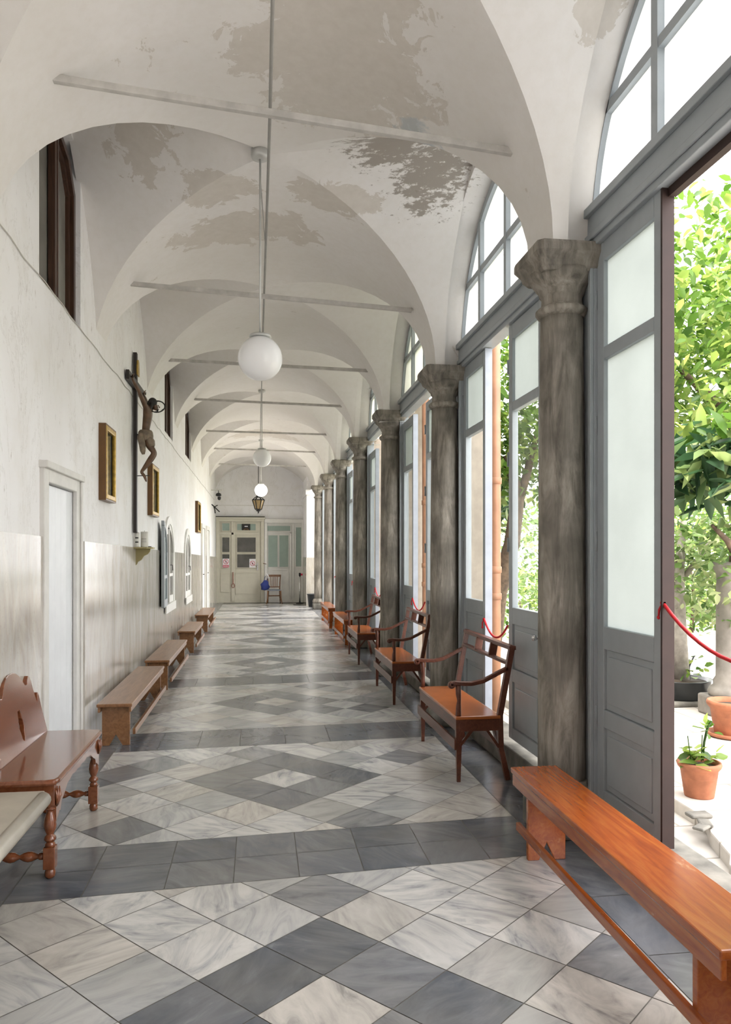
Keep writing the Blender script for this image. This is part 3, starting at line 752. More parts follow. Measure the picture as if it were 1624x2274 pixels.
d5=joinery(5,'white glazed door and side light at the right of the end wall',587.5,676,1153,M['cream2'],
  [(592,645,1168,1179,g),(596,616.5,1189,1259,g),(620.5,640.5,1189,1259,g),(657,675,1171,1258,g)],
  [(592,607,1266,1322),(610,624,1266,1322),(627,642,1266,1322)],[(588,647,1182,1184.5),(589,592,1165,1331),(643,647,1182,1331),(649,653,1160,1331),(655,676,1259,1263)],False)
m=MB(); x,z=ex(572),ez(1258); m.box(x-.02,x+.02,YE-.10,YE-.08,z-.12,z+.12); m.tube([(x,YE-.1,z+.04),(x,YE-.14,z+.04),(x-.10,YE-.14,z+.04)],.01,8); m.build('door_handle',M['chrome'],d4)
m=MB(); x,z=ex(591.5),ez(1257); m.box(x-.02,x+.02,YE-.10,YE-.08,z-.12,z+.12); m.tube([(x,YE-.1,z+.06),(x,YE-.14,z+.06),(x-.10,YE-.14,z+.09)],.01,8); m.build('door_handle',M['goldw'],d5)
m=MB(); m.box(ex(480),ex(588),YE-.19,YE-.001,ez(1149.5),ez(1147.5)); tag(m.build('trim_2',M['dirt_dark']),kind='structure')  # thin near-black strip along the top of the cream door frame
m=MB(); m.box(ex(479),ex(676),YE-.012,YE-.0,ez(1123.5),ez(1122)); tag(m.build('trim_3',M['frame']),kind='structure')
# signs on the glazing
def sign(u0,u1,v0,v1,red,lab,Y=YE-.108):
    root=empty('notice_sign',(0,0,0)); tag(root,lab,'sign','prohibition notices on the cream door')
    x0,x1,z1,z0=ex(u0),ex(u1),ez(v0),ez(v1)
    m=MB(); m.box(x0,x1,Y,Y+.003,z0,z1); m.build('sheet',M['signw'],root)
    cx=(x0+x1)/2; r=(x1-x0)*.40; cz=z1-(.0 if red else .05)-r*1.15; ringm=M['signr'] if red else M['goldw']
    m=MB(); 
    for i in range(28):
        a,b=2*pi*i/28,2*pi*(i+1)/28
        m.prism([(cx+r*math.cos(a),cz+r*math.sin(a)),(cx+r*math.cos(b),cz+r*math.sin(b)),(cx+r*.82*math.cos(b),cz+r*.82*math.sin(b)),(cx+r*.82*math.cos(a),cz+r*.82*math.sin(a))],Y-.004,Y,'y')
    m.bar((cx-r*.62,Y-.002,cz+r*.62),(cx+r*.62,Y-.002,cz-r*.62),.004,r*.17)
    m.build('prohibition_ring',M['signr'],root)
    m=MB(); k=r*.5                                       # striding pictogram / raised hand
    if red:
        m.lathe([(k*.22,0),(k*.22,.003)],(cx,Y-.004,cz+k*1.0),12,'y'); m.bar((cx,Y-.002,cz+k*.75),(cx,Y-.002,cz-k*.1),.003,k*.42)
        m.bar((cx,Y-.002,cz),(cx+k*.5,Y-.002,cz-k*1.1),.003,k*.22); m.bar((cx,Y-.002,cz),(cx-k*.5,Y-.002,cz-k*1.1),.003,k*.22)
        m.bar((cx,Y-.002,cz+k*.6),(cx+k*.7,Y-.002,cz+k*.1),.003,k*.16); m.bar((cx,Y-.002,cz+k*.6),(cx-k*.7,Y-.002,cz+k*.1),.003,k*.16)
    else:
        m.box(cx-k*.4,cx+k*.4,Y-.003,Y,cz-k*.8,cz+k*.1)
        for q in (-.3,-.1,.1,.3): m.box(cx+k*q-k*.08,cx+k*q+k*.07,Y-.003,Y,cz+k*.1,cz+k*(.9-abs(q)*.5))
    m.build('pictogram',M['black'],root)
    if red:
        m=MB(); m.box(x0+.01,x1-.01,Y-.003,Y,z0+.012,z0+.085); m.build('text_band',M['signr'],root)
        m=MB()
        xx=x0+.025
        while xx<x1-.035: 
            w=random.uniform(.008,.02); m.box(xx,xx+w,Y-.005,Y-.003,z0+.035,z0+.062); xx+=w+.007
        m.build('lettering',M['signw'],root)
sign(495,509.5,1240.5,1260.5,True,'white notice with red ring and red bottom band on the narrow cream door leaf')
sign(554,568,1241,1260,False,'plain white paper notice without red band, on the wide cream door leaf')
m=MB(); m.box(ex(537.5),ex(556),YE-.106,YE-.098,ez(1178),ez(1164)); root=empty('dark_poster',(0,0,0)); tag(root,'small dark poster with pale emblem behind the transom light over the cream door','poster')
m.build('sheet',M['black'],root); m=MB(); m.box(ex(543.5),ex(550.5),YE-.109,YE-.106,ez(1170.5),ez(1168.5)); m.build('emblem',M['signw'],root)
m=MB(); cx,cz=ex(547),ez(1178)
for i in range(12):
    a,b=pi*i/12,pi*(i+1)/12; m.prism([(cx+.085*math.cos(a),cz+.06*math.sin(a)),(cx+.085*math.cos(b),cz+.06*math.sin(b)),(cx+.05*math.cos(b),cz+.035*math.sin(b)),(cx+.05*math.cos(a),cz+.035*math.sin(a))],YE-.109,YE-.106,'y')
m.build('arched_emblem',M['goldw'],root)
m=MB(); x=ex(518); m.tube([(x,YE-.12,ez(1270)),(x,YE-.12,ez(1292)),(x+.005,YE-.12,ez(1296))],.012,6); 
m.tube([(x+.004+.045*math.sin(2*pi*i/12),YE-.12,ez(1300)-.06*math.cos(2*pi*i/12)+.0) for i in range(13)],.010,6)
tag(m.build('pull_cord',plain('faded_red_cord',(.38,.14,.11),.7)),'faded red looped cord hanging between the cream door leaves','cord')

# ================================================================ LAMPS, WIRES
def globe(Y,u,v,r,ctop,mat,lab,grp='globe pendant lamps'):
    x,z=onY(u,v,Y); root=empty('globe_pendant_lamp',(x,Y,z)); tag(root,lab,'lamp',grp)
    m=MB(); m.sphere((0,0,0),r,48); m.build('globe',mat,root)
    m=MB(); m.lathe([(.25*r*1.7,-.0),(.30*r*1.7,.006),(.27*r*1.7,.02),(.02,.03)],(0,0,r*.93),28); m.build('cap',M['steel'],root)
    m=MB(); m.tube([(0,0,r),(0,0,ctop-z)],.0075,10); m.build('rod',M['steel'],root)
    m=MB(); m.lathe([(.02,-.035),(.055,-.03),(.062,-.015),(.062,.03)],(0,0,ctop-z),24); m.build('ceiling_rose',M['steel'],root)
    return root
globe(5.25,578,796,.15,4.20,M['globe'],'large white globe pendant lamp hanging nearest the camera')
globe(13.6,582,1017,.160,4.36,M['globe'],'greyish unlit globe pendant lamp halfway down the vault')
globe(19.2,580,1089,.158,4.33,M['globe_on'],'small bright lit globe pendant lamp overlapping the iron lantern')
# lantern
x,z=onY(574,1120,21.3); root=empty('iron_lantern',(x,21.3,z)); tag(root,'black iron lantern with amber panes hanging below the farthest globe','lantern')
n=6; def_=None
def hexr(r,z,o=0): return [(r*math.cos(2*pi*i/n+o),r*math.sin(2*pi*i/n+o),z) for i in range(n)]
T,Bt,Tp=hexr(.165,.12),hexr(.085,-.14),hexr(.07,.20)
m=MB()
for i in range(n):
    m.tube([T[i],Bt[i]],.013,6); m.tube([T[i],T[(i+1)%n]],.014,6); m.tube([Bt[i],Bt[(i+1)%n]],.012,6); m.tube([T[i],Tp[i]],.013,6); m.tube([Tp[i],Tp[(i+1)%n]],.006,6)
m.lathe([(.07,-.16),(.05,-.19),(.018,-.20),(.018,-.24),(.005,-.25)],n=10); m.lathe([(.075,.20),(.05,.25),(.015,.27),(.012,.32)],n=10); m.build('frame',M['black'],root)
m=MB()
for i in range(n): m.quad(*[tuple(c*.97 for c in p) for p in (T[i],T[(i+1)%n],Bt[(i+1)%n],Bt[i])])
m.build('pane',M['ochreg'],root)
m=MB(); zc_=4.3-z
m.tube([(0,0,.30),(0,0,zc_)],.010,6); m.build('chain',M['black'],root)
m=MB(); m.tube([(-.05+.05*math.cos(t),0,.34+.05*math.sin(t)) for t in [i*.5 for i in range(11)]],.009,6); m.build('scroll',M['black'],root)
# cable along the vault, lying on the rods
pts=[(.05,-1.7,3.78)]+[(p.x*0+.055-.002*p.y, p.y, p.z+.03) for p in rodz]
pts[1]=(.055,rodz[0].y,rodz[0].z+.025)
m=MB(); full=[]
for a,b in zip(pts,pts[1:]):
    for t in (0,.25,.5,.75): full.append(tuple(a[i]+(b[i]-a[i])*t-(.02*math.sin(pi*t) if i==2 else 0) for i in range(3)))
full.append(pts[-1]); m.tube(full,.0085,8); tag(m.build('overhead_cable',M['wire']),'thin grey cable running lengthwise under the vault over the tie rods','cable')
x,z=onY(578,380,5.25); m=MB(); m.tube([(.004,5.25,4.19),(.012,5.3,4.0),(.045,5.5,3.66),(.046,5.52,3.60)],.003,6); tag(m.build('branch_wire',M['wire']),'short thin wire dropping from the nearest ceiling rose to the cable','wire')
# thin tube added for the faint crack line along the left wall
m=MB(); rnd=random.Random(5); pp=[]
Y=3.2
while Y<23: pp.append((XL+.008,Y,3.165+rnd.uniform(-.012,.012)-(Y-3.2)*.0035)); Y+=.22
m.tube(pp,.0032,6); tag(m.build('wall_crack_line',plain('pale_crack',(.60,.57,.53),.8)),'faint pale crack line running along the left wall below the high windows','wire')

# ================================================================ PICTURES ON LEFT WALL
def picture(u0,u1,u2,v0,v1,lab):
    ya,za=onX(u0,v0,XL); yb,_=onX(u2,v0,XL+.06); zb=onX(u0,v1,XL)[1]; L=yb-ya; H=za-zb
    root=empty('framed_picture',(XL,ya,zb)); tag(root,lab,'picture','gilt framed pictures on the left wall')
    d=.06; w=.055
    m=MB(); m.box(0,d,0,.012,0,H); m.box(0,d,L-.012,L,0,H); m.box(0,d,.012,L-.012,0,.012); m.box(0,d,.012,L-.012,H-.012,H); m.build('case',M['goldw'],root)
    m=MB()
    for (a,b,c,e) in ((.012,w,.012,H-.012),(L-w,L-.012,.012,H-.012)): m.box(d-.025,d+.004,a,b,c,e)
    m.box(d-.025,d+.004,w,L-w,.012,w); m.box(d-.025,d+.004,w,L-w,H-w,H-.012)
    m.build('gilt_moulding',M['gold'],root,bevel=.008)
    m=MB(); m.box(.005,d-.03,w-.01,L-w+.01,w-.01,H-w+.01); m.build('picture_panel',M['pict'],root)
picture(219,234,258,938.6,1110,'gilt framed picture nearest the camera, left of the crucifix')
picture(327.5,338,353.5,1028,1144,'middle gilt framed picture, just beyond the crucifix feet')
picture(433.5,440,446.5,1112,1182,'farthest gilt framed picture, beyond the arched hatches')

# ================================================================ BENCHES
def bench(L, W, H, wood_, top_t=.028, apron=.055, both=True, inset=.14, stretch='low', name='wooden_bench'):
    """origin at floor, under the corner nearest the camera on the left; runs +y, width +x; stretcher side = +x if inset side"""
    root=empty(name)
    m=MB(); m.box(0,W,0,L,H-top_t,H); m.build('seat',M[wood_],root,bevel=.006)
    m=MB(); m.box(.008,.026,.01,L-.01,H-top_t-apron,H-top_t); m.box(W-.026,W-.008,.01,L-.01,H-top_t-apron,H-top_t); m.build('apron',M[wood_],root,bevel=.003)
    for y in (inset,L-inset-.028):
        m=MB(); a,b=.028,W-.028
        m.prism([(a,0),(a+.055,0),((a+b)/2,.085),(b-.055,0),(b,0),(b,H-top_t),(a,H-top_t)],y,y+.028,'y'); m.build('end_panel',M[wood_],root,bevel=.003)
    return root
def stretcher(root,x,L,z,wood_,h=.05,inset=.10):
    m=MB(); m.box(x-.011,x+.011,inset,L-inset,z-h/2,z+h/2); m.build('stretcher',M[wood_],root,bevel=.003)
def put(o,x,y,lab,grp=None,rz=0):
    o.location=(x,y,0); o.rotation_euler=(0,0,rz); tag(o,lab,'bench',grp); return o
b=bench(1.82,.245,.405,'benchw',.030,.06,inset=.16); stretcher(b,.02,1.82,.125,'benchw',.04,.06); put(b,1.240,1.925,'long orange varnished bench in the right foreground with scratched worn top','plank benches along the arcade',-.012)
m=MB(); m.box(.03,.21,1.82-.18,1.82-.165,.13,.165); m.build('cross_brace',M['benchw'],b)
for (L,y,x,lab) in ((2.03,6.08,-1.235,'light brown plank bench nearest on the left, by the white door'),(2.05,8.53,-1.23,'second plank bench along the left wall, with redder end panel'),(1.68,11.72,-1.215,'third plank bench along the left wall, below the arched hatches'),(2.05,14.87,-1.22,'farthest plank bench along the left wall')):
    wd_='oldw' if y<8 else 'oldw'
    b=bench(L,.265,.335,wd_,.026,.04,inset=.07); stretcher(b,.275,L,.115,wd_,.045,.03); put(b,x,y,lab,'plank benches along the left wall')
for (L,y,lab) in ((1.85,12.40,'small orange bench just beyond the farthest slatted settee'),(2.0,15.24,'farthest small orange bench by the arcade, near the exposed column bases')):
    b=bench(L,.21,.42,'benchw',.028,.05,inset=.05); stretcher(b,.012,L,.13,'benchw',.05,.04); put(b,1.36,y,lab,'plank benches along the arcade')

# ================================================================ SLATTED SETTEES (two-seat arm chairs) on the right
def settee2(L=1.14):
    """front faces -x; origin under front leg line nearest the camera"""
    root=empty('slatted_settee'); sh=.43; D=.29
    m=MB(); m.box(-.022,D-.01,-.01,L+.01,sh-.022,sh); m.build('seat',M['seatw'],root,bevel=.006)
    m=MB(); m.box(-.018,.0,.03,L-.03,sh-.10,sh-.022); m.box(D-.04,D-.02,.03,L-.03,sh-.10,sh-.022); m.box(0,D-.02,.0,.022,sh-.10,sh-.022); m.box(0,D-.02,L-.022,L,sh-.10,sh-.022); m.build('seat_rail',M['chairw'],root,bevel=.003)
    for y in (0.0,L-.042):
        m=MB(); bm=m.bm
        def taper(x0,x1,y0,y1,z0,z1,s,mm):
            P=[]
            for z,k in ((z0,s),(z1,1)):
                cx,cy=(x0+x1)/2,(y0+y1)/2; hx,hy=(x1-x0)/2*k,(y1-y0)/2*k
                P.append([mm.bm.verts.new((cx+i*hx,cy+j*hy,z)) for i,j in ((-1,-1),(1,-1),(1,1),(-1,1))])
            for i in range(4): mm.bm.faces.new([P[0][i],P[0][(i+1)%4],P[1][(i+1)%4],P[1][i]])
            mm.bm.faces.new(P[0][::-1]); mm.bm.faces.new(P[1])
        taper(-.020,.024,y,y+.042,0,sh-.02,.55,m); m.build('leg',M['chairw'],root,bevel=.002)
        # rear leg and back post: one continuous raked stick
        m=MB(); m.bar((D+.045,y+.021,0),(D-.005,y+.021,.22),.034,.032,(0,1,0)); m.bar((D-.005,y+.021,.215),(D-.01,y+.021,sh),.036,.038,(0,1,0)); m.bar((D-.01,y+.021,sh-.005),(D+.075,y+.021,.885),.036,.036,(0,1,0)); m.build('leg',M['chairw'],root,bevel=.002)
    m=MB(); xb=lambda z: D-.01+.085*(z-sh)/(.885-sh)
    m.bar((xb(.868),0,.868),(xb(.868),L,.868),.045,.026,(0,0,1)); m.bar((xb(.765),.03,.765),(xb(.765),L-.03,.765),.036,.020,(0,0,1))
    for y in (L*.345,L*.655): m.bar((xb(.765),y,.765),(xb(.86),y,.86),.022,.055,(1,0,0))
    m.build('backrest',M['chairw'],root,bevel=.002)
    for y in (.02,L-.02):
        r=empty('armrest'); r.parent=root
        m=MB(); pts=[(-.055,y,.635),(-.03,y,.645),(.02,y,.640),(.09,y,.638),(.17,y,.655),(.25,y,.695),(xb(.73)-.005,y,.735)]
        for a,b_ in zip(pts,pts[1:]): m.bar(a,(b_[0]+.004,b_[1],b_[2]),.040 if a[0]<.1 else .034,.026,(0,0,1))
        m.lathe([(.010,-.02),(.024,-.012),(.024,.012),(.010,.02)],(-.045,y,.632),12,'y'); m.build('arm',M['chairw'],r,bevel=.004)
        m=MB(); m.tube([(.002,y,sh-.03),(.002,y,sh+.06),(.006,y,sh+.10),(.002,y,sh+.14),(.0,y,.63)],[.020,.017,.013,.018,.019],8); m.build('arm_support',M['chairw'],r)
    m=MB(); m.box(-.034,-.020,-.015,L+.015,.215,.285); m.box(D-.01,D+.004,.03,L-.03,.20,.25); m.build('stretcher',M['chairw'],root,bevel=.002)
    for y in (.01,L-.012):
        for p,q in (((.01,y,.24),(.10,y,sh-.08)),((D-.02,y,.22),(D-.11,y,sh-.08))): m=MB(); m.bar(p,q,.016,.018); m.build('brace',M['chairw'],root)
    for a_,b2 in ((.02,.22),(L-.02,L-.22)): m=MB(); m.bar((D-.01,a_,.20),(D-.015,b2,sh-.05),.016,.03); m.build('brace',M['chairw'],root)
    return root
s0=settee2()
for i,(x,y,rz,lab) in enumerate(((1.285,4.84,0,'nearest slatted two-seat armchair settee with orange seat, before the first door opening'),(1.315,7.42,0.0,'middle slatted two-seat settee with reddish seat, between the second and third columns'),(1.325,10.2,0,'farthest slatted two-seat settee, smallest of the three along the arcade'))):
    o=s0 if i==0 else copy_tree(s0)
    o.location=(x,y,0); o.rotation_euler=(0,0,rz); tag(o,lab,'settee','slatted settees along the arcade')

# ================================================================ CARVED SETTEE left foreground
def turned(m, prof, c): m.lathe(prof, c, 20)
root=empty('carved_settee',(0,0,0)); tag(root,'glossy red-brown carved settee with turned legs and scalloped crest, left foreground','settee')
X0,X1,Y0,Y1,SH=-1.25,-.905,3.62,4.66,.46
m=MB(); c=.05; m.prism([(X0,Y0),(X1-c,Y0),(X1-.01,Y0+.012),(X1,Y0+c),(X1,Y1-c),(X1-.01,Y1-.012),(X1-c,Y1),(X0,Y1)],SH-.028,SH,'z'); m.build('seat',M['setw'],root,bevel=.012)
for (x,y) in ((X1-.045,Y0+.055),(X1-.045,Y1-.055),(X0+.04,Y0+.055),(X0+.04,Y1-.055)):
    m=MB(); w=.026
    m.box(x-w,x+w,y-w,y+w,.335,SH-.02); m.box(x-w,x+w,y-w,y+w,.045,.145)
    m.lathe([(.016,0),(.024,.012),(.024,.03),(.018,.046)],(x,y,0),14)
    m.lathe([(.020,.142),(.024,.155),(.017,.165),(.028,.178),(.024,.192),(.015,.20),(.026,.225),(.029,.245),(.024,.275),(.016,.30),(.014,.308),(.025,.318),(.016,.325),(.027,.335),(.02,.345)],(x,y,0),20)
    m.build('leg',M['setw'],root,bevel=.003)
def beads(p,q,n):
    m=MB(); p,q=Vector(p),Vector(q); d=(q-p); L=d.length; ax='x' if abs(d.x)>abs(d.y) else 'y'; s=1 if (d.x+d.y)>0 else -1
    pr=[(.016,0),(.016,.10*L),(.010,.12*L)]; k=int((L*.76)/.055)
    a=.14*L; st_=(L*.72)/k
    for i in range(k): pr+=[(.009,a+st_*i),(.021,a+st_*(i+.28)),(.024,a+st_*(i+.5)),(.021,a+st_*(i+.72))]
    pr+=[(.010,.88*L),(.016,.90*L),(.016,L)]
    m.lathe([(r,h*s) for r,h in pr],tuple(p),16,ax); m.build('stretcher',M['setw'],root)
beads((X0+.06,Y0+.055,.10),(X1-.07,Y0+.055,.10),4); beads((X0+.06,Y1-.055,.10),(X1-.07,Y1-.055,.10),4); beads((X0+.04,Y0+.08,.10),(X0+.04,Y1-.08,.10),8)
m=MB(); n=60; top=SH-.026
def drop(u):
    # scalloped apron: deep at the ends, arched in the middle, small carved lobes
    s=abs(u-.5)*2
    base=.045+.13*max(0,(s-.42)/.58)**1.5
    return base+.008*abs(math.sin(u*pi*9))+(.02 if .80<s<.86 else 0)
ys=[Y0+.05+(Y1-Y0-.10)*i/n for i in range(n+1)]
for i in range(n):
    m.prism([(ys[i],top-drop(i/n)),(ys[i+1],top-drop((i+1)/n)),(ys[i+1],top),(ys[i],top)],X1-.035,X1-.017,'x')
m.box(X0+.03,X1-.03,Y0+.03,Y0+.048,SH-.12,top); m.box(X0+.03,X1-.03,Y1-.048,Y1-.03,SH-.12,top)
bmesh.ops.remove_doubles(m.bm,verts=m.bm.verts,dist=.0004); m.build('apron',M['setw'],root)
for y in (Y0+.055,Y1-.055):
    m=MB()
    for dy in (-.022,0,.022): m.tube([(X1-.014,y+dy*.4,.33),(X1-.008,y+dy,.37),(X1-.012,y+dy*1.5,.41)],[.004,.008,.003],8)
    m.build('carved_leaf',M['setw'],root)
# back board with carved silhouette and pierced hand-hole
yc=4.24; half=[(0,.855),(.04,.854),(.08,.845),(.12,.826),(.155,.795),(.18,.770),(.20,.758),(.222,.762),(.238,.785),(.262,.803),(.288,.795),(.303,.765),(.308,.72),(.318,.68),(.328,.652),(.340,.645),(.350,.665),(.362,.692),(.378,.692),(.388,.668),(.388,.61),(.395,.55),(.41,SH)]
hole=[(.0,.655),(.012,.66),(.022,.64),(.026,.615),(.036,.60),(.038,.57),(.028,.55),(.022,.52),(.010,.505),(0,.50)]
def back_at(z): return (X0+.035)-(z-SH)*.20
n_=[]
def bp(dy,z): return (dy,z)
m=MB(); bm=m.bm
outer=[(yc+d,z) for d,z in half]+[(yc-d,z) for d,z in half[::-1][:-1]]
inner=[(yc+d,z) for d,z in hole]+[(yc-d,z) for d,z in hole[::-1][1:-1]]
# triangulate ring between hole and outline with bmesh fill
def ringfill(off):
    vo=[bm.verts.new((back_at(z)+off,y,z)) for y,z in outer]; vi=[bm.verts.new((back_at(z)+off,y,z)) for y,z in inner]
    es=[bm.edges.new((vo[i],vo[(i+1)%len(vo)])) for i in range(len(vo))]+[bm.edges.new((vi[i],vi[(i+1)%len(vi)])) for i in range(len(vi))]
    bmesh.ops.triangle_fill(bm,use_beauty=True,edges=es); return vo,vi
fo,fi=ringfill(0); bo,bi=ringfill(-.026)
for A,B_ in ((fo,bo),(fi,bi)):
    for i in range(len(A)): bm.faces.new([A[i],A[(i+1)%len(A)],B_[(i+1)%len(A)],B_[i]])
m.build('backrest',M['setw'],root,bevel=.005)
m=MB(); m.box(X0+.008,X0+.034,Y0+.02,yc-.39,SH,SH+.05); m.build('back_rail',M['setw'],root,bevel=.006)

# marble ledge beside it
root=empty('marble_ledge',(0,0,0)); tag(root,'cream marble slab seat with rounded edge at the left border beside the carved settee','ledge')
m=MB(); m.box(XL+.02,-.945,2.2,3.575,.39,.43); m.build('slab',M['marble'],root,bevel=.006)
m=MB(); m.tube([(-.945,2.2,.40),(-.945,3.54,.40)],.035,14); m.tube([(XL+.02,3.55,.40),(-.945,3.55,.40)],.030,14); m.build('rounded_edge',M['marble'],root)
m=MB(); m.box(XL+.02,-1.16,2.25,3.5,0,.39); m.build('support',M['marble'],root,bevel=.01)
# ================================================================ CRUCIFIX
YC=8.30
root=empty('crucifix',(XL,YC,0)); tag(root,'tall dark wooden crucifix with carved figure and thorn ring, hanging on the left wall','crucifix')
m=MB(); m.box(.012,.05,-.035,.035,1.71,3.60); m.build('upright_beam',M['cross'],root,bevel=.004)
m=MB(); m.box(.014,.048,-.50,.50,3.215,3.31); m.build('cross_beam',M['cross'],root,bevel=.004)
m=MB(); m.prism([(-.06,3.36),(.06,3.36),(.07,3.42),(.05,3.51),(0,3.53),(-.05,3.51),(-.07,3.42)],.052,.064,'x'); m.build('title_plaque',M['gold'],root,bevel=.003)
def skin(name, verts, edges, rad, mat, parent, root_i=0, sub=2):
    me=bpy.data.meshes.new(name); me.from_pydata(verts,edges,[]); o=bpy.data.objects.new(name,me); C.objects.link(o)
    sm=o.modifiers.new('skin','SKIN'); sm.use_smooth_shade=True; sm.branch_smoothing=.4
    sv=me.skin_vertices[0].data
    for i,r in enumerate(rad):
        sv[i].radius=(r,r) if not isinstance(r,tuple) else r
        sv[i].use_root=(i==root_i)
    ss=o.modifiers.new('sub','SUBSURF'); ss.levels=sub; ss.render_levels=sub
    me.materials.append(mat); o.parent=parent
    return o
V=[];E_=[];R_=[]
def v(p,r,link=None):
    V.append(p); R_.append(r); i=len(V)-1
    if link is not None: E_.append((link,i))
    return i
pel=v((.125,0,2.745),(.062,.058)); w_=v((.135,0,2.815),(.050,.046),pel); ch=v((.155,0,2.90),(.066,.060),w_); ub=v((.165,0,2.985),(.070,.060),ch); nk=v((.185,.0,3.045),.030,ub); hd=v((.215,.015,3.075),(.036,.036),nk); hd2=v((.232,.02,3.040),(.034,.033),hd); chin=v((.246,.022,3.003),.020,hd2)
for s in (-1,1):
    sh_=v((.150,.085*s,3.015),.030,ub); up=v((.125,.17*s,3.085),.025,sh_); el=v((.105,.245*s,3.145),.020,up); fo=v((.080,.31*s,3.195),.019,el); wr=v((.062,.365*s,3.235),.012,fo); pm=v((.058,.395*s,3.258),(.016,.009),wr)
    # five fingers, curled forward
    for k,(dz,l) in enumerate(((.016,.030),(.006,.036),(-.004,.034),(-.013,.028))):
        a=v((.066,(.395+l*.55)*s,3.262+dz*.9),.0042,pm); b_=v((.080,(.395+l*.95)*s,3.262+dz*1.1),.0036,a)
    a=v((.070,.385*s,3.280),.0048,pm); v((.082,.392*s,3.294),.0038,a)
    hp=v((.135,.042*s,2.695),(.044,.044),pel); th1=v((.175,.040*s,2.625),.039,hp); kn=v((.228,.034*s,2.550),.029,th1); cf=v((.180,.028*s,2.475),.029,kn); an=v((.105,.018*s+.004,2.372),.016,cf)
    hl=v((.090,.014*s+.004,2.350),.018,an); bl=v((.125,.016*s+.004,2.305),(.017,.013),hl); toe=v((.135,.020*s+.004,2.268),(.014,.009),bl)
    for k in (-1,0,1): v((.140,.020*s+.004+.009*k,2.250+.004*abs(k)),.0045,toe)
fig=skin('body',V,E_,R_,M['skin'],root)
# face, ears, hair, crown
m=MB(); m.sphere((.205,.008,3.088),.047,20,1.05); m.tube([(.185,.0,3.09),(.165,.0,3.04),(.165,.0,3.0)],[.030,.026,.012],10); m.tube([(.2,-.035,3.07),(.20,-.042,3.03),(.185,-.04,2.99)],[.018,.014,.006],8); m.tube([(.2,.045,3.07),(.20,.05,3.03),(.185,.05,2.99)],[.018,.014,.006],8); m.tube([(.252,.02,3.015),(.255,.022,2.985)],[.014,.004],8)
m.build('hair',M['hair'],root)
m=MB(); m.tube([(.262,.02,3.052),(.276,.021,3.040),(.264,.021,3.030)],[.004,.007,.004],8); m.sphere((.200,-.040,3.058),.009,8); m.sphere((.200,.052,3.058),.009,8)
for s in (-1,1): m.sphere((.262,.02+.013*s,3.057),.0055,8)
m.tube([(.263,.010,3.018),(.268,.020,3.016),(.263,.032,3.018)],.003,6); m.build('face',M['skin'],root)
m=MB(); rr=random.Random(2)
def ring(c,r,tilt,rad,n=36,jit=0):
    pts=[]
    for i in range(n+1):
        a=2*pi*(i%n)/n; p=Vector((r*math.cos(a),r*math.sin(a),0)); p=Matrix.Rotation(tilt,3,'X')@p
        pts.append(Vector(c)+p+Vector((0,0,jit*math.sin(a*7))))
    return pts
m.tube(ring((.250,.012,3.045),.080,math.radians(58),.006),.0065,8,cap=False); m.tube(ring((.249,.012,3.047),.079,math.radians(56),.005,jit=.005),.004,6,cap=False); m.build('thorn_crown',M['hair'],root)
m=MB(); 
m.lathe([(.064,2.660),(.078,2.69),(.080,2.73),(.074,2.77),(.060,2.79)],(.135,0,0),22)
m.tube([(.155,-.02,2.72),(.185,-.035,2.66),(.200,-.04,2.61)],[.042,.044,.034],12); m.tube([(.155,.02,2.72),(.185,.035,2.67),(.195,.04,2.63)],[.042,.043,.033],12)
m.tube([(.10,-.078,2.76),(.095,-.09,2.70),(.115,-.092,2.62),(.12,-.09,2.56),(.125,-.085,2.525)],[.020,.034,.034,.028,.014],10)
m.build('loincloth',M['cloth'],root)
m=MB()
for (p,q) in (((.03,-.395,3.258),(.085,-.395,3.262)),((.03,.395,3.258),(.085,.395,3.262)),((.04,.004,2.31),(.175,.004,2.315))): m=MB(); m.tube([p,q],.0045,8); m.build('nail',M['black'],root)
m=MB(); m.bar((.03,0,2.74),(.10,0,2.745),.014,.014); m.build('support_peg',M['black'],root)
# shelf with candles
root=empty('corner_shelf',(XL,8.42,1.555)); tag(root,'ochre scalloped bracket shelf under the crucifix','shelf')
m=MB(); m.prism([(0,-.17),(.15,-.15),(.20,-.05),(.20,.10),(.15,.16),(0,.17)],-.012,.006,'z'); m.build('shelf_board',M['ochre'],root,bevel=.004)
m=MB(); m.prism([(0,-.012),(.17,-.012),(.165,-.04),(.14,-.07),(.105,-.085),(.095,-.10),(.075,-.13),(.04,-.15),(.03,-.175),(0,-.21)],-.012,.012,'y'); m.build('bracket',M['ochre'],root,bevel=.003)
for i,(x,y,r,h,lab) in enumerate(((.040,-.07,.026,.155,'slim white candle with dark label, left on the ochre shelf'),(.105,.0,.040,.165,'thick cream candle with printed label, right on the ochre shelf'))):
    c=empty('candle',(XL+x,8.42+y,1.5615)); tag(c,lab,'candle','candles on the ochre shelf')
    m=MB(); m.lathe([(r*.95,0),(r,.004),(r,h-.004),(r*.85,h)],n=20); m.build('wax_body',M['wax'],c)
    m=MB(); m.tube([(0,0,h),(0,0,h+.012)],.002,6); m.build('wick',M['black'],c)
    m=MB()
    for z in (.055,.075,.09) if i else (.045,.09):
        seg=[]
        for k in range(9):
            a=-pi/2-.65+1.3*k/8; seg.append((math.cos(a)*(r+.0006),math.sin(a)*(r+.0006)))
        hh=.003 if i else .014
        for k in range(8): m.quad((*seg[k],z),(*seg[k+1],z),(*seg[k+1],z+hh),(*seg[k],z+hh))
    m.build('printed_label',M['black'],c)
m=MB(); m.lathe([(.022,0),(.03,.006),(.028,.010)],(XL+.14,8.50,1.5615),14); tag(m.build('small_dish',M['black']),'tiny dark dish on the ochre shelf beside the thick candle','dish')
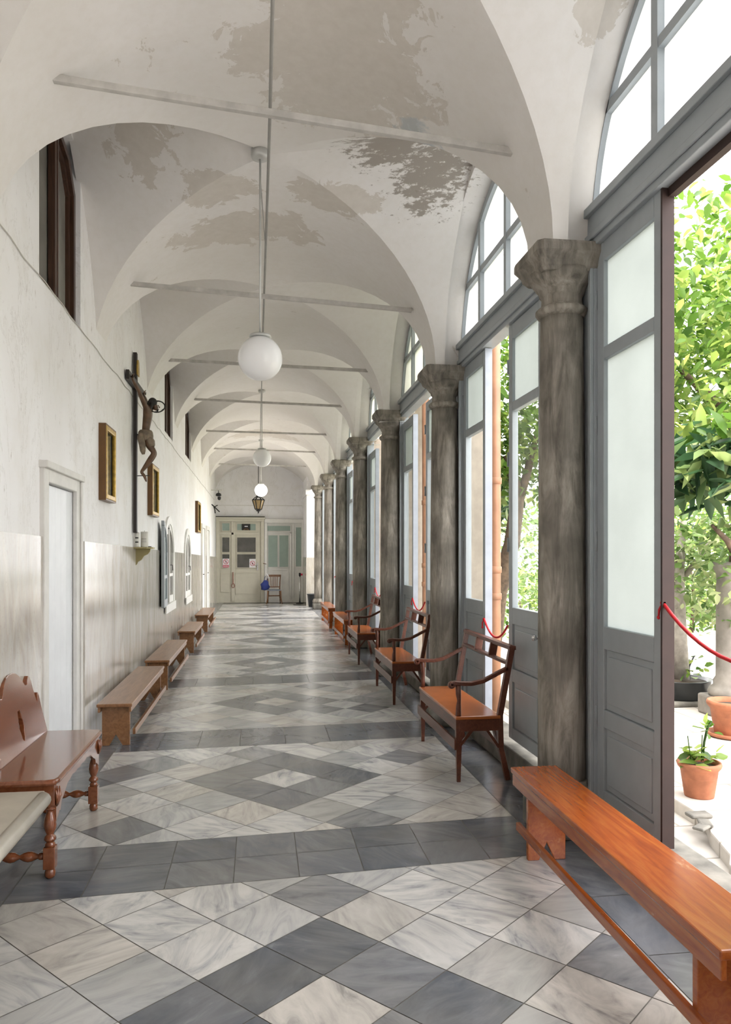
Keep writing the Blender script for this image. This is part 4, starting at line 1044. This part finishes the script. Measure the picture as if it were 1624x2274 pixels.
# bell / bracket fittings near far end of left wall
Y,Z=onX(474,1098,XL+.06)
root=empty('wall_bell',(XL,Y,Z)); tag(root,'small dark wall bell on a bracket, high at the far end of the left wall','bell')
m=MB(); m.box(0,.30,-.02,.02,.11,.13); m.build('bracket',M['rodm'],root); m=MB(); m.lathe([(.02,.05),(.07,.02),(.08,-.03),(.05,-.05)],(.20,0,0),14); m.lathe([(.04,-.06),(.05,-.09),(.04,-.14),(.01,-.16)],(.22,0,0),14); m.build('bell_body',M['black'],root)
m=MB(); m.tube([(.2,0,.12),(.2,0,.03)],.01,6); m.build('hanger',M['black'],root)
Y,Z=onX(474,1124,XL+.05)
root=empty('wall_hook',(XL,Y,Z)); tag(root,'black forked iron hook at the far end of the left wall below the bell','hook')
m=MB(); m.tube([(0,0,.05),(.06,0,.0),(.14,0,-.08),(.22,0,-.16)],.016,8); m.tube([(.06,0,0),(.09,0,-.10),(.10,0,-.20)],.016,8); m.tube([(.08,0,-.02),(.17,0,.03)],.013,8); m.build('fork',M['black'],root)

# ================================================================ THINGS BY THE END WALL
cx_,cy_=onY(609,1300,23.35)[0],23.3
root=empty('wooden_chair',(cx_,cy_,0)); tag(root,'small brown wooden chair with slatted back against the white end door','chair')
H_=.43
m=MB(); m.prism([(-.20,-.20),(.20,-.20),(.18,.19),(-.18,.19)],H_-.03,H_,'z'); m.build('seat',M['seatg'],root,bevel=.01)
for s in (-1,1):
    m=MB(); m.tube([(.235*s,-.20,0),(.205*s,-.19,.15),(.19*s,-.175,H_-.02)],[.014,.017,.019],8); m.build('leg',M['chairp'],root)
    m=MB(); m.tube([(.19*s,.24,0),(.175*s,.19,.25),(.17*s,.17,H_),(.18*s,.20,.65),(.20*s,.24,.87)],[.014,.018,.019,.017,.015],8); m.build('leg',M['chairp'],root)
m=MB(); 
for i in range(8):
    a,b_=-.20+.05*i,-.15+.05*i; f=lambda x:.235+.02*(1-(x/.2)**2)
    m.bar((a,f(a),.84),(b_,f(b_),.84),.018,.065)
m.build('top_rail',M['chairp'],root); m=MB(); m.bar((-.17,.18,.50),(.17,.18,.50),.018,.03)
for x in (-.09,-.03,.03,.09): m.bar((x,.18,.50),(x*1.1,.245,.83),.022,.010,(0,1,0))
m.build('back_slat',M['chairp'],root)
m=MB()
for z in (.17,.26): m.tube([(-.2,-.185,z),(.2,-.185,z)],.010,6) if z>.2 else None
for s in (-1,1):
    for z in (.14,.24): m.tube([(.20*s,-.18,z),(.175*s,.19,z)],.009,6)
m.tube([(-.175,.19,.22),(.175,.19,.22)],.009,6); m.build('stretcher',M['chairp'],root)
root=empty('blue_bag',(cx_-.27,cy_+.16,0)); tag(root,'blue cloth bag hanging on the left of the wooden chair back','bag')
m=MB(); m.lathe([(.02,.40),(.10,.42),(.135,.50),(.125,.58),(.085,.66),(.05,.70),(.03,.71)],n=18)
for q in m.bm.verts: q.co.y*=.55; q.co.x+=.02*math.sin(q.co.z*40)
m.build('bag_body',M['bluef'],root)
m=MB(); m.tube([(-.03,0,.69),(.0,0,.80),(.05,.02,.87),(.09,.02,.86),(.07,-.01,.78),(.05,0,.69)],.008,6); m.build('strap',M['bluef'],root)
m=MB(); m.tube([(.02,-.05,.84),(.05,-.06,.89),(.09,-.05,.84),(.08,-.05,.76)],[.02,.028,.024,.006],8); m.build('scarf_end',M['signw'],root)
px,py=1.22,23.3
root=empty('barrier_post',(px,py,0)); tag(root,'slim grey barrier post with red belt head near the end wall','post')
m=MB(); m.lathe([(.12,0),(.12,.02),(.03,.04)],n=22); m.build('base',M['black'],root); m=MB(); m.tube([(0,0,.035),(0,0,.84)],.024,14); m.build('pole',M['chrome'],root)
m=MB(); m.lathe([(.032,.84),(.034,.86),(.034,.92),(.025,.93)],n=16); m.build('head',M['black'],root); m=MB(); m.box(.03,.085,-.02,.02,.85,.91); m.build('belt_clip',M['signr'],root)
root=empty('waste_bin',(1.50,21.75,0)); tag(root,'black open waste bin between the last column and the white pier','bin')
m=MB(); m.lathe([(.105,0),(.115,.01),(.15,.34),(.162,.345),(.162,.37),(.15,.37),(.145,.34),(.10,.03)],n=28); m.build('bin_body',M['blackp'],root)
m=MB(); m.box(-.10,.12,-.10,.10,0,.012); 
o=m.build('floor_plate',M['black']); o.location=(1.10,22.6,.001); tag(o,'flat dark plate lying on the floor before the barrier post','plate')

# ================================================================ RED ROPES in the door openings
for k in range(1,7):
    y0,y1=YR[k],YR[k+1]; c=(y0+y1)/2; a=y1-.80 if k<6 else y1-.17; b=(c-.05 if k<6 else y0+.17) if k>1 else 2.0
    root=empty('red_rope',(XG,0,0)); 
    tag(root,['','bright red rope sagging across the nearest garden opening, tied to the brown-edged door','red rope across the opening behind the nearest slatted settee','red rope across the opening behind the middle slatted settee','red rope glimpsed beyond the farthest slatted settee','red rope glimpsed between the fourth and fifth columns','farthest red rope, between the fifth and sixth columns'][k],'rope','red barrier ropes across the openings')
    L=a-b; zt=1.27 if k==1 else .98; sag=.19 if k==1 else .11
    x=-.03 if k>1 else -.015
    m=MB(); m.tube([(x,a-L*i/16,zt-sag*4*(i/16)*(1-i/16)) for i in range(17)],.008,8); m.build('rope',M['rope'],root)
    m=MB(); m.lathe([(.006,-.015),(.013,0),(.006,.015)],(x,a,zt),10,'y'); m.tube([(x,a,zt),(x-.012,a+.01,zt-.03),(x-.008,a+.02,zt-.06)],.005,6); m.sphere((x-.008,a+.02,zt-.065),.009,8); m.build('knot',M['rope'],root)

# ================================================================ GARDEN
m=MB(); m.box(1.95,2.30,-2,30,-.03,.045); tag(m.build('path',M['paving']),kind='structure')
m=MB(); pts=[(2.30,30),(9,30),(9,-2),(1.97,-2),(1.99,2.9),(2.05,3.12),(2.12,3.22),(2.2,3.5),(2.29,3.68),(2.30,4.2)]
m.prism(pts,-.03,.12,'z'); tag(m.build('terrace',M['paving'],bevel=.01),kind='structure')
m=MB(); m.box(9,60,-25,60,-.06,.0); tag(m.build('ground',M['grass']),kind='structure')
rr=random.Random(4)
for i,(x,y,s) in enumerate(((2.31,3.72,.06),(2.22,3.55,.045),(2.27,3.6,.05))):
    m=MB(); m.box(-s,s,-s*.7,s*.6,0,s*.35); o=m.build('broken_stone',M['kerb'],bevel=.01); o.location=(x-.05,y-.02,.12 if i==0 else .122); o.rotation_euler=(0,0,.6*i)
    tag(o,['largest broken piece of paving lying on the crumbled terrace edge','broken paving chip nearest the camera at the terrace edge','middle broken paving chip at the terrace edge'][i],'stone','broken paving pieces at the terrace edge')
for i,k in enumerate((3,4,5)):
    y=YR[k]; 
    root=empty('downpipe',(2.03,y-.14,0)); tag(root,['terracotta painted downpipe beside the opening behind the nearest slatted settee','second terracotta downpipe, leaning, behind the middle slatted settee','third terracotta downpipe beyond the farthest slatted settee'][i],'pipe','terracotta downpipes outside the arcade')
    m=MB(); m.tube([(0,0,.045),(.0,0,1.1),(-.0,0,2.1),(-.01,0,4.6)],.045,18); m.build('pipe',M['pipe'],root)
    for z in (1.12,1.35,2.12): m=MB(); m.lathe([(.046,-.03),(.053,-.025),(.053,.025),(.046,.03)],(0,0,z),18); m.build('collar',M['pipe'],root)
for i,k in enumerate((2,3,4,5,6)):
    y=YR[k]; m=MB(); m.box(1.85,2.06,y+.14,y+.44,.152,5.2); tag(m.build('buttress',M['beige']),'beige rendered buttress outside the arcade, behind column %s'%['one','two','three','four','five'][i],'buttress','rendered buttresses')
def pot(x,y,z,r,h,lab,saucer=False,mat='terra'):
    root=empty('flower_pot',(x,y,z)); tag(root,lab,'pot')
    z0=.0
    if saucer:
        m=MB(); m.lathe([(r*.8,0),(r*.98,.012),(r*1.02,.035),(r*.96,.035),(r*.8,.014)],n=30); m.build('saucer',M[mat],root); z0=.014
    m=MB(); m.lathe([(r*.66,z0),(r*.68,z0+.008),(r*.86,h*.78),(r*.90,h*.80),(r*.98,h*.86),(r*1.02,h*.93),(r*.98,h),(r*.88,h),(r*.84,h*.86),(r*.6,z0+.03)],n=36); m.lathe([(r*.80,h*.56),(r*.815,h*.575),(r*.80,h*.59)],n=36); m.build('pot_body',M[mat],root)
    m=MB(); m.lathe([(r*.83,h*.86),(r*.5,h*.885),(.002,h*.89)],n=20); m.build('soil',M['soil'],root)
    return root
def leaves(m_name, mat, parent, pts, size, aspect=.45, droop=.3, seed=1, yel=.15, up=.0, loc=(0,0,0)):
    r=random.Random(seed); vs_=[];fs=[];at=[]
    for p in pts:
        s=size*r.uniform(.6,1.25); d=Vector((r.gauss(0,1),r.gauss(0,1),r.gauss(0,.6)-droop+up)).normalized()
        a=d.cross(Vector((r.gauss(0,.4),r.gauss(0,.4),1))).normalized(); nrm=a.cross(d)
        w=s*aspect/2; P0=Vector(p)
        b=len(vs_)
        mid=P0+d*s*.5-nrm*s*.05
        vs_+= [P0, P0+d*s*.30+a*w+nrm*s*.05, P0+d*s*.66+a*w*.8+nrm*s*.03, P0+d*s-nrm*s*.10, P0+d*s*.66-a*w*.8+nrm*s*.03, P0+d*s*.30-a*w+nrm*s*.05, mid]
        fs+= [(b,b+1,b+6),(b+1,b+2,b+6),(b+2,b+3,b+6),(b+3,b+4,b+6),(b+4,b+5,b+6),(b+5,b,b+6)]
        t=min(1,max(0,r.gauss(.5,.25)+(.4 if r.random()<yel else 0))); at+= [t]*7
    me=bpy.data.meshes.new(m_name); me.from_pydata([tuple(q) for q in vs_],[],fs)
    A=me.attributes.new('leaf','FLOAT','POINT'); A.data.foreach_set('value',at)
    for p in me.polygons: p.use_smooth=True
    o=bpy.data.objects.new(m_name,me); C.objects.link(o); me.materials.append(mat); o.parent=parent; o.location=loc; return o
def cloud(blobs,n,seed,shell=.35):
    r=random.Random(seed); out=[]; vol=[a*b_*c for (_,(a,b_,c)) in blobs]; tot=sum(vol)
    for (c,(a,b_,d)),w in zip(blobs,vol):
        for _ in range(int(n*w/tot)+1):
            while True:
                p=Vector((r.uniform(-1,1),r.uniform(-1,1),r.uniform(-1,1)))
                if p.length<1 and (p.length>shell or r.random()<.3): break
            out.append((c[0]+p.x*a,c[1]+p.y*b_,c[2]+p.z*d))
    return out
# pots
p1=pot(2.46,4.02,.12,.118,.195,'terracotta pot with cut leafy begonia-like plant, standing just outside the nearest opening')
leaves('plant_leaf',M['leafA'],p1,[(random.uniform(-.08,.07),random.uniform(-.07,.07),random.uniform(.19,.27)) for _ in range(26)],.085,.8,.0,3,.3,.3)
m=MB(); m.tube([(.02,0,.2),(.03,0,.30),(.05,.0,.38),(.075,0,.42)],.007,8); m.tube([(-.05,0,.2),(-.07,.0,.34)],.003,6); m.tube([(-.0,-.02,.2),(.0,-.03,.35)],.003,6); m.build('plant_stem',M['leafA'],p1)
leaves('top_leaf',M['leafA'],p1,[(.04+random.uniform(-.04,.04),random.uniform(-.03,.03),.37+random.uniform(-.02,.04)) for _ in range(9)],.07,.7,.1,5,.2)
p2=pot(3.50,5.30,.12,.17,.27,'orange terracotta pot standing in a saucer at the right edge of the garden view',True)
# low bowl at frame edge
m=MB(); m.lathe([(.06,0),(.08,.02),(.07,.10),(.12,.17),(.15,.19),(.16,.22),(.12,.21)],n=26); o=m.build('stone_urn',M['stonep']); o.location=(2.98,4.18,.12); tag(o,'small stone urn cut off by the right edge of the view beside the terracotta pots','urn')
# black tub with small tree on a block
root=empty('black_tub',(3.84,6.62,.04)); tag(root,'black round tub holding a pale-trunked tree, in the garden behind the terracotta pot','tub')
m=MB(); m.box(-.29,.29,-.27,.27,.08,.13); m.build('block',M['kerb'],root,bevel=.02); m=MB(); m.lathe([(.24,.13),(.26,.14),(.285,.29),(.30,.30),(.27,.30),(.25,.27),(.0,.27)],n=36); m.build('tub_body',M['blackp'],root); m=MB(); m.lathe([(.26,.275),(.0,.285)],n=20); m.build('soil',M['soil'],root)
m=MB(); m.tube([(.10,.02,.28),(.10,.02,.42)],.03,10); m.tube([(.06,.0,.28),(.12,.0,.42),(.16,0,.5)],.008,6); m.build('stump',M['blackp'],root)
leaves('tub_leaf',M['leafA'],root,[(random.uniform(.02,.26),random.uniform(-.1,.1),random.uniform(.32,.50)) for _ in range(30)],.085,.8,.1,6,.2)
t0=empty('variegated_fig_tree',(3.90,6.66,.30)); tag(t0,'small variegated ficus tree with pale trunk growing from the black tub','tree')
m=MB(); m.tube([(0,0,0),(-.02,0,.5),(0,.05,1.0),(.05,.05,1.5)],[.075,.062,.05,.03],12); m.tube([(0,.05,.9),(.25,0,1.25),(.4,0,1.5)],[.03,.022,.01],8); m.build('trunk',M['barkw'],t0)
leaves('foliage',M['leafC'],t0,cloud([((.45,0,1.05),(.75,.5,.55)),((.75,-.1,.60),(.38,.35,.45)),((.2,.1,1.35),(.6,.4,.35)),((1.15,.1,.85),(.4,.4,.6)),((.02,-.75,1.0),(.38,.22,.5))],2500,11),.095,.55,.4,12,.25)
m=MB(); m.tube([(.95,-.1,.35),(.8,-.12,.75),(.72,-.1,1.1)],[.014,.012,.008],8); m.tube([(.98,-.1,.30),(1.02,-.1,.8),(.98,-.1,1.2)],[.016,.013,.008],8); m.build('branch',M['barkw'],t0)
# garden column
root=empty('garden_column',(3.96,5.98,.12)); tag(root,'pale round stone garden column with moulded base behind the ficus leaves','column')
m=MB(); m.box(-.20,.20,-.20,.20,0,.17); m.build('plinth',M['stonep'],root,bevel=.02); m=MB(); m.lathe([(.18,.17),(.195,.20),(.18,.24),(.15,.26),(.15,.30),(.13,.33),(.125,1.2),(.15,1.24),(.15,1.3)],n=30); m.build('shaft',M['stonep'],root)
# loquat
t1=empty('loquat_tree',(3.75,5.75,.12)); tag(t1,'loquat tree with big dark ribbed leaves, middle of the nearest garden opening','tree')
m=MB(); m.tube([(.40,.6,0),(.30,.4,.8),(.15,.1,1.35),(.12,0,1.65),(.18,0,1.9)],[.06,.055,.045,.04,.02],12); m.tube([(.15,.1,1.35),(.02,.0,1.47),(-.12,.0,1.60)],[.03,.025,.015],8); m.build('trunk',M['bark'],t1)
leaves('foliage',M['leafB'],t1,cloud([((.10,-.1,1.98),(.55,.5,.36)),((.45,0,2.2),(.5,.4,.3)),((-.25,0,2.15),(.4,.4,.3))],420,21,.1),.30,.34,.35,22,.12)
leaves('young_leaf',M['leafA'],t1,cloud([((.2,-.2,2.35),(.5,.3,.12)),((-.25,-.2,2.3),(.25,.3,.12))],46,23,.1),.24,.34,-.9,24,.5)
# big canopy tree
t2=empty('canopy_tree',(5.4,8.2,.12)); tag(t2,'large leafy tree filling the top of the nearest garden opening with yellow-green leaves','tree')
m=MB(); m.tube([(1.3,1,0),(1.0,.6,1.6),(.4,.1,2.6),(-.4,-.4,3.0),(-1.2,-.9,3.3)],[.16,.13,.09,.06,.02],12); m.tube([(1.0,.6,1.6),(.9,-.3,2.9),(.3,-1.2,4.2)],[.09,.06,.02],10); m.tube([(-.1,-.1,2.7),(-.9,-.4,2.35),(-1.5,-.7,2.3)],[.04,.025,.01],8); m.build('trunk',M['bark'],t2)
leaves('foliage',M['leafA'],t2,cloud([((-.6,-.8,3.9),(1.5,1.2,1.3)),((.3,-.2,3.4),(1.5,1.0,1.2)),((-1.2,-1.4,3.3),(.8,.7,.9)),((1.2,.2,4.4),(1.4,1.2,1.3)),((-.3,-.2,2.75),(1.0,.6,.5))],8000,31,.2),.135,.52,.55,32,.25)
# tree seen through the second opening
t3=empty('leaning_tree',(3.0,9.2,.12)); tag(t3,'leaning forked tree with dark trunk seen through the opening behind the nearest slatted settee','tree')
m=MB(); m.tube([(-.10,.2,0),(-.02,.1,.9),(.12,.0,1.5),(.20,0,2.1),(.05,0,2.6)],[.12,.11,.10,.085,.05],12); m.tube([(.18,0,1.9),(.35,0,2.5),(.5,0,3.1)],[.06,.05,.02],10); m.build('trunk',M['bark'],t3)
leaves('foliage',M['leafA'],t3,cloud([((.1,0,3.4),(1.0,.9,1.1)),((.5,.2,2.6),(.7,.6,.6)),((-.1,.1,2.7),(.4,.5,.5))],3200,41,.2),.12,.6,.4,42,.2)
for i,(x,y,z,a,n,mt,sz,lab) in enumerate(((4.3,12.3,.6,(1.0,1.2,.75),1500,'leafA',.10,'feathery yellow-green shrub low behind the leaning tree'),(3.0,12.4,.75,(.6,.8,.7),700,'leafB',.14,'dark leafy shrub seen through the opening behind the middle settee'),
   (7.5,12.5,1.1,(2.6,1.5,1.2),3000,'leafA',.13,'bright bushy shrub far back in the garden'),(11,18,2.4,(4.5,3,2.6),5000,'leafA',.22,'tall hedge of bright trees at the far side of the garden'),(5.2,17,1.6,(1.8,2.4,1.8),2600,'leafC',.17,'pale shrub beyond the third opening'),(3.0,10.2,2.1,(.55,.7,.5),260,'leafB',.26,'loquat branch with large leaves seen through the opening behind the middle settee'))):
    s=empty('garden_shrub',(x,y,.0 if x>=9 else .12)); tag(s,lab,'shrub')
    leaves('foliage',M[mt],s,cloud([((0,0,z),a)],n,50+i,.2),sz,.5,.3,60+i,.25)
    m=MB(); m.tube([(0,0,0),(.05,0,z*.5),(0,0,z)],[.04,.03,.015],8); m.build('stem',M['bark'],s)
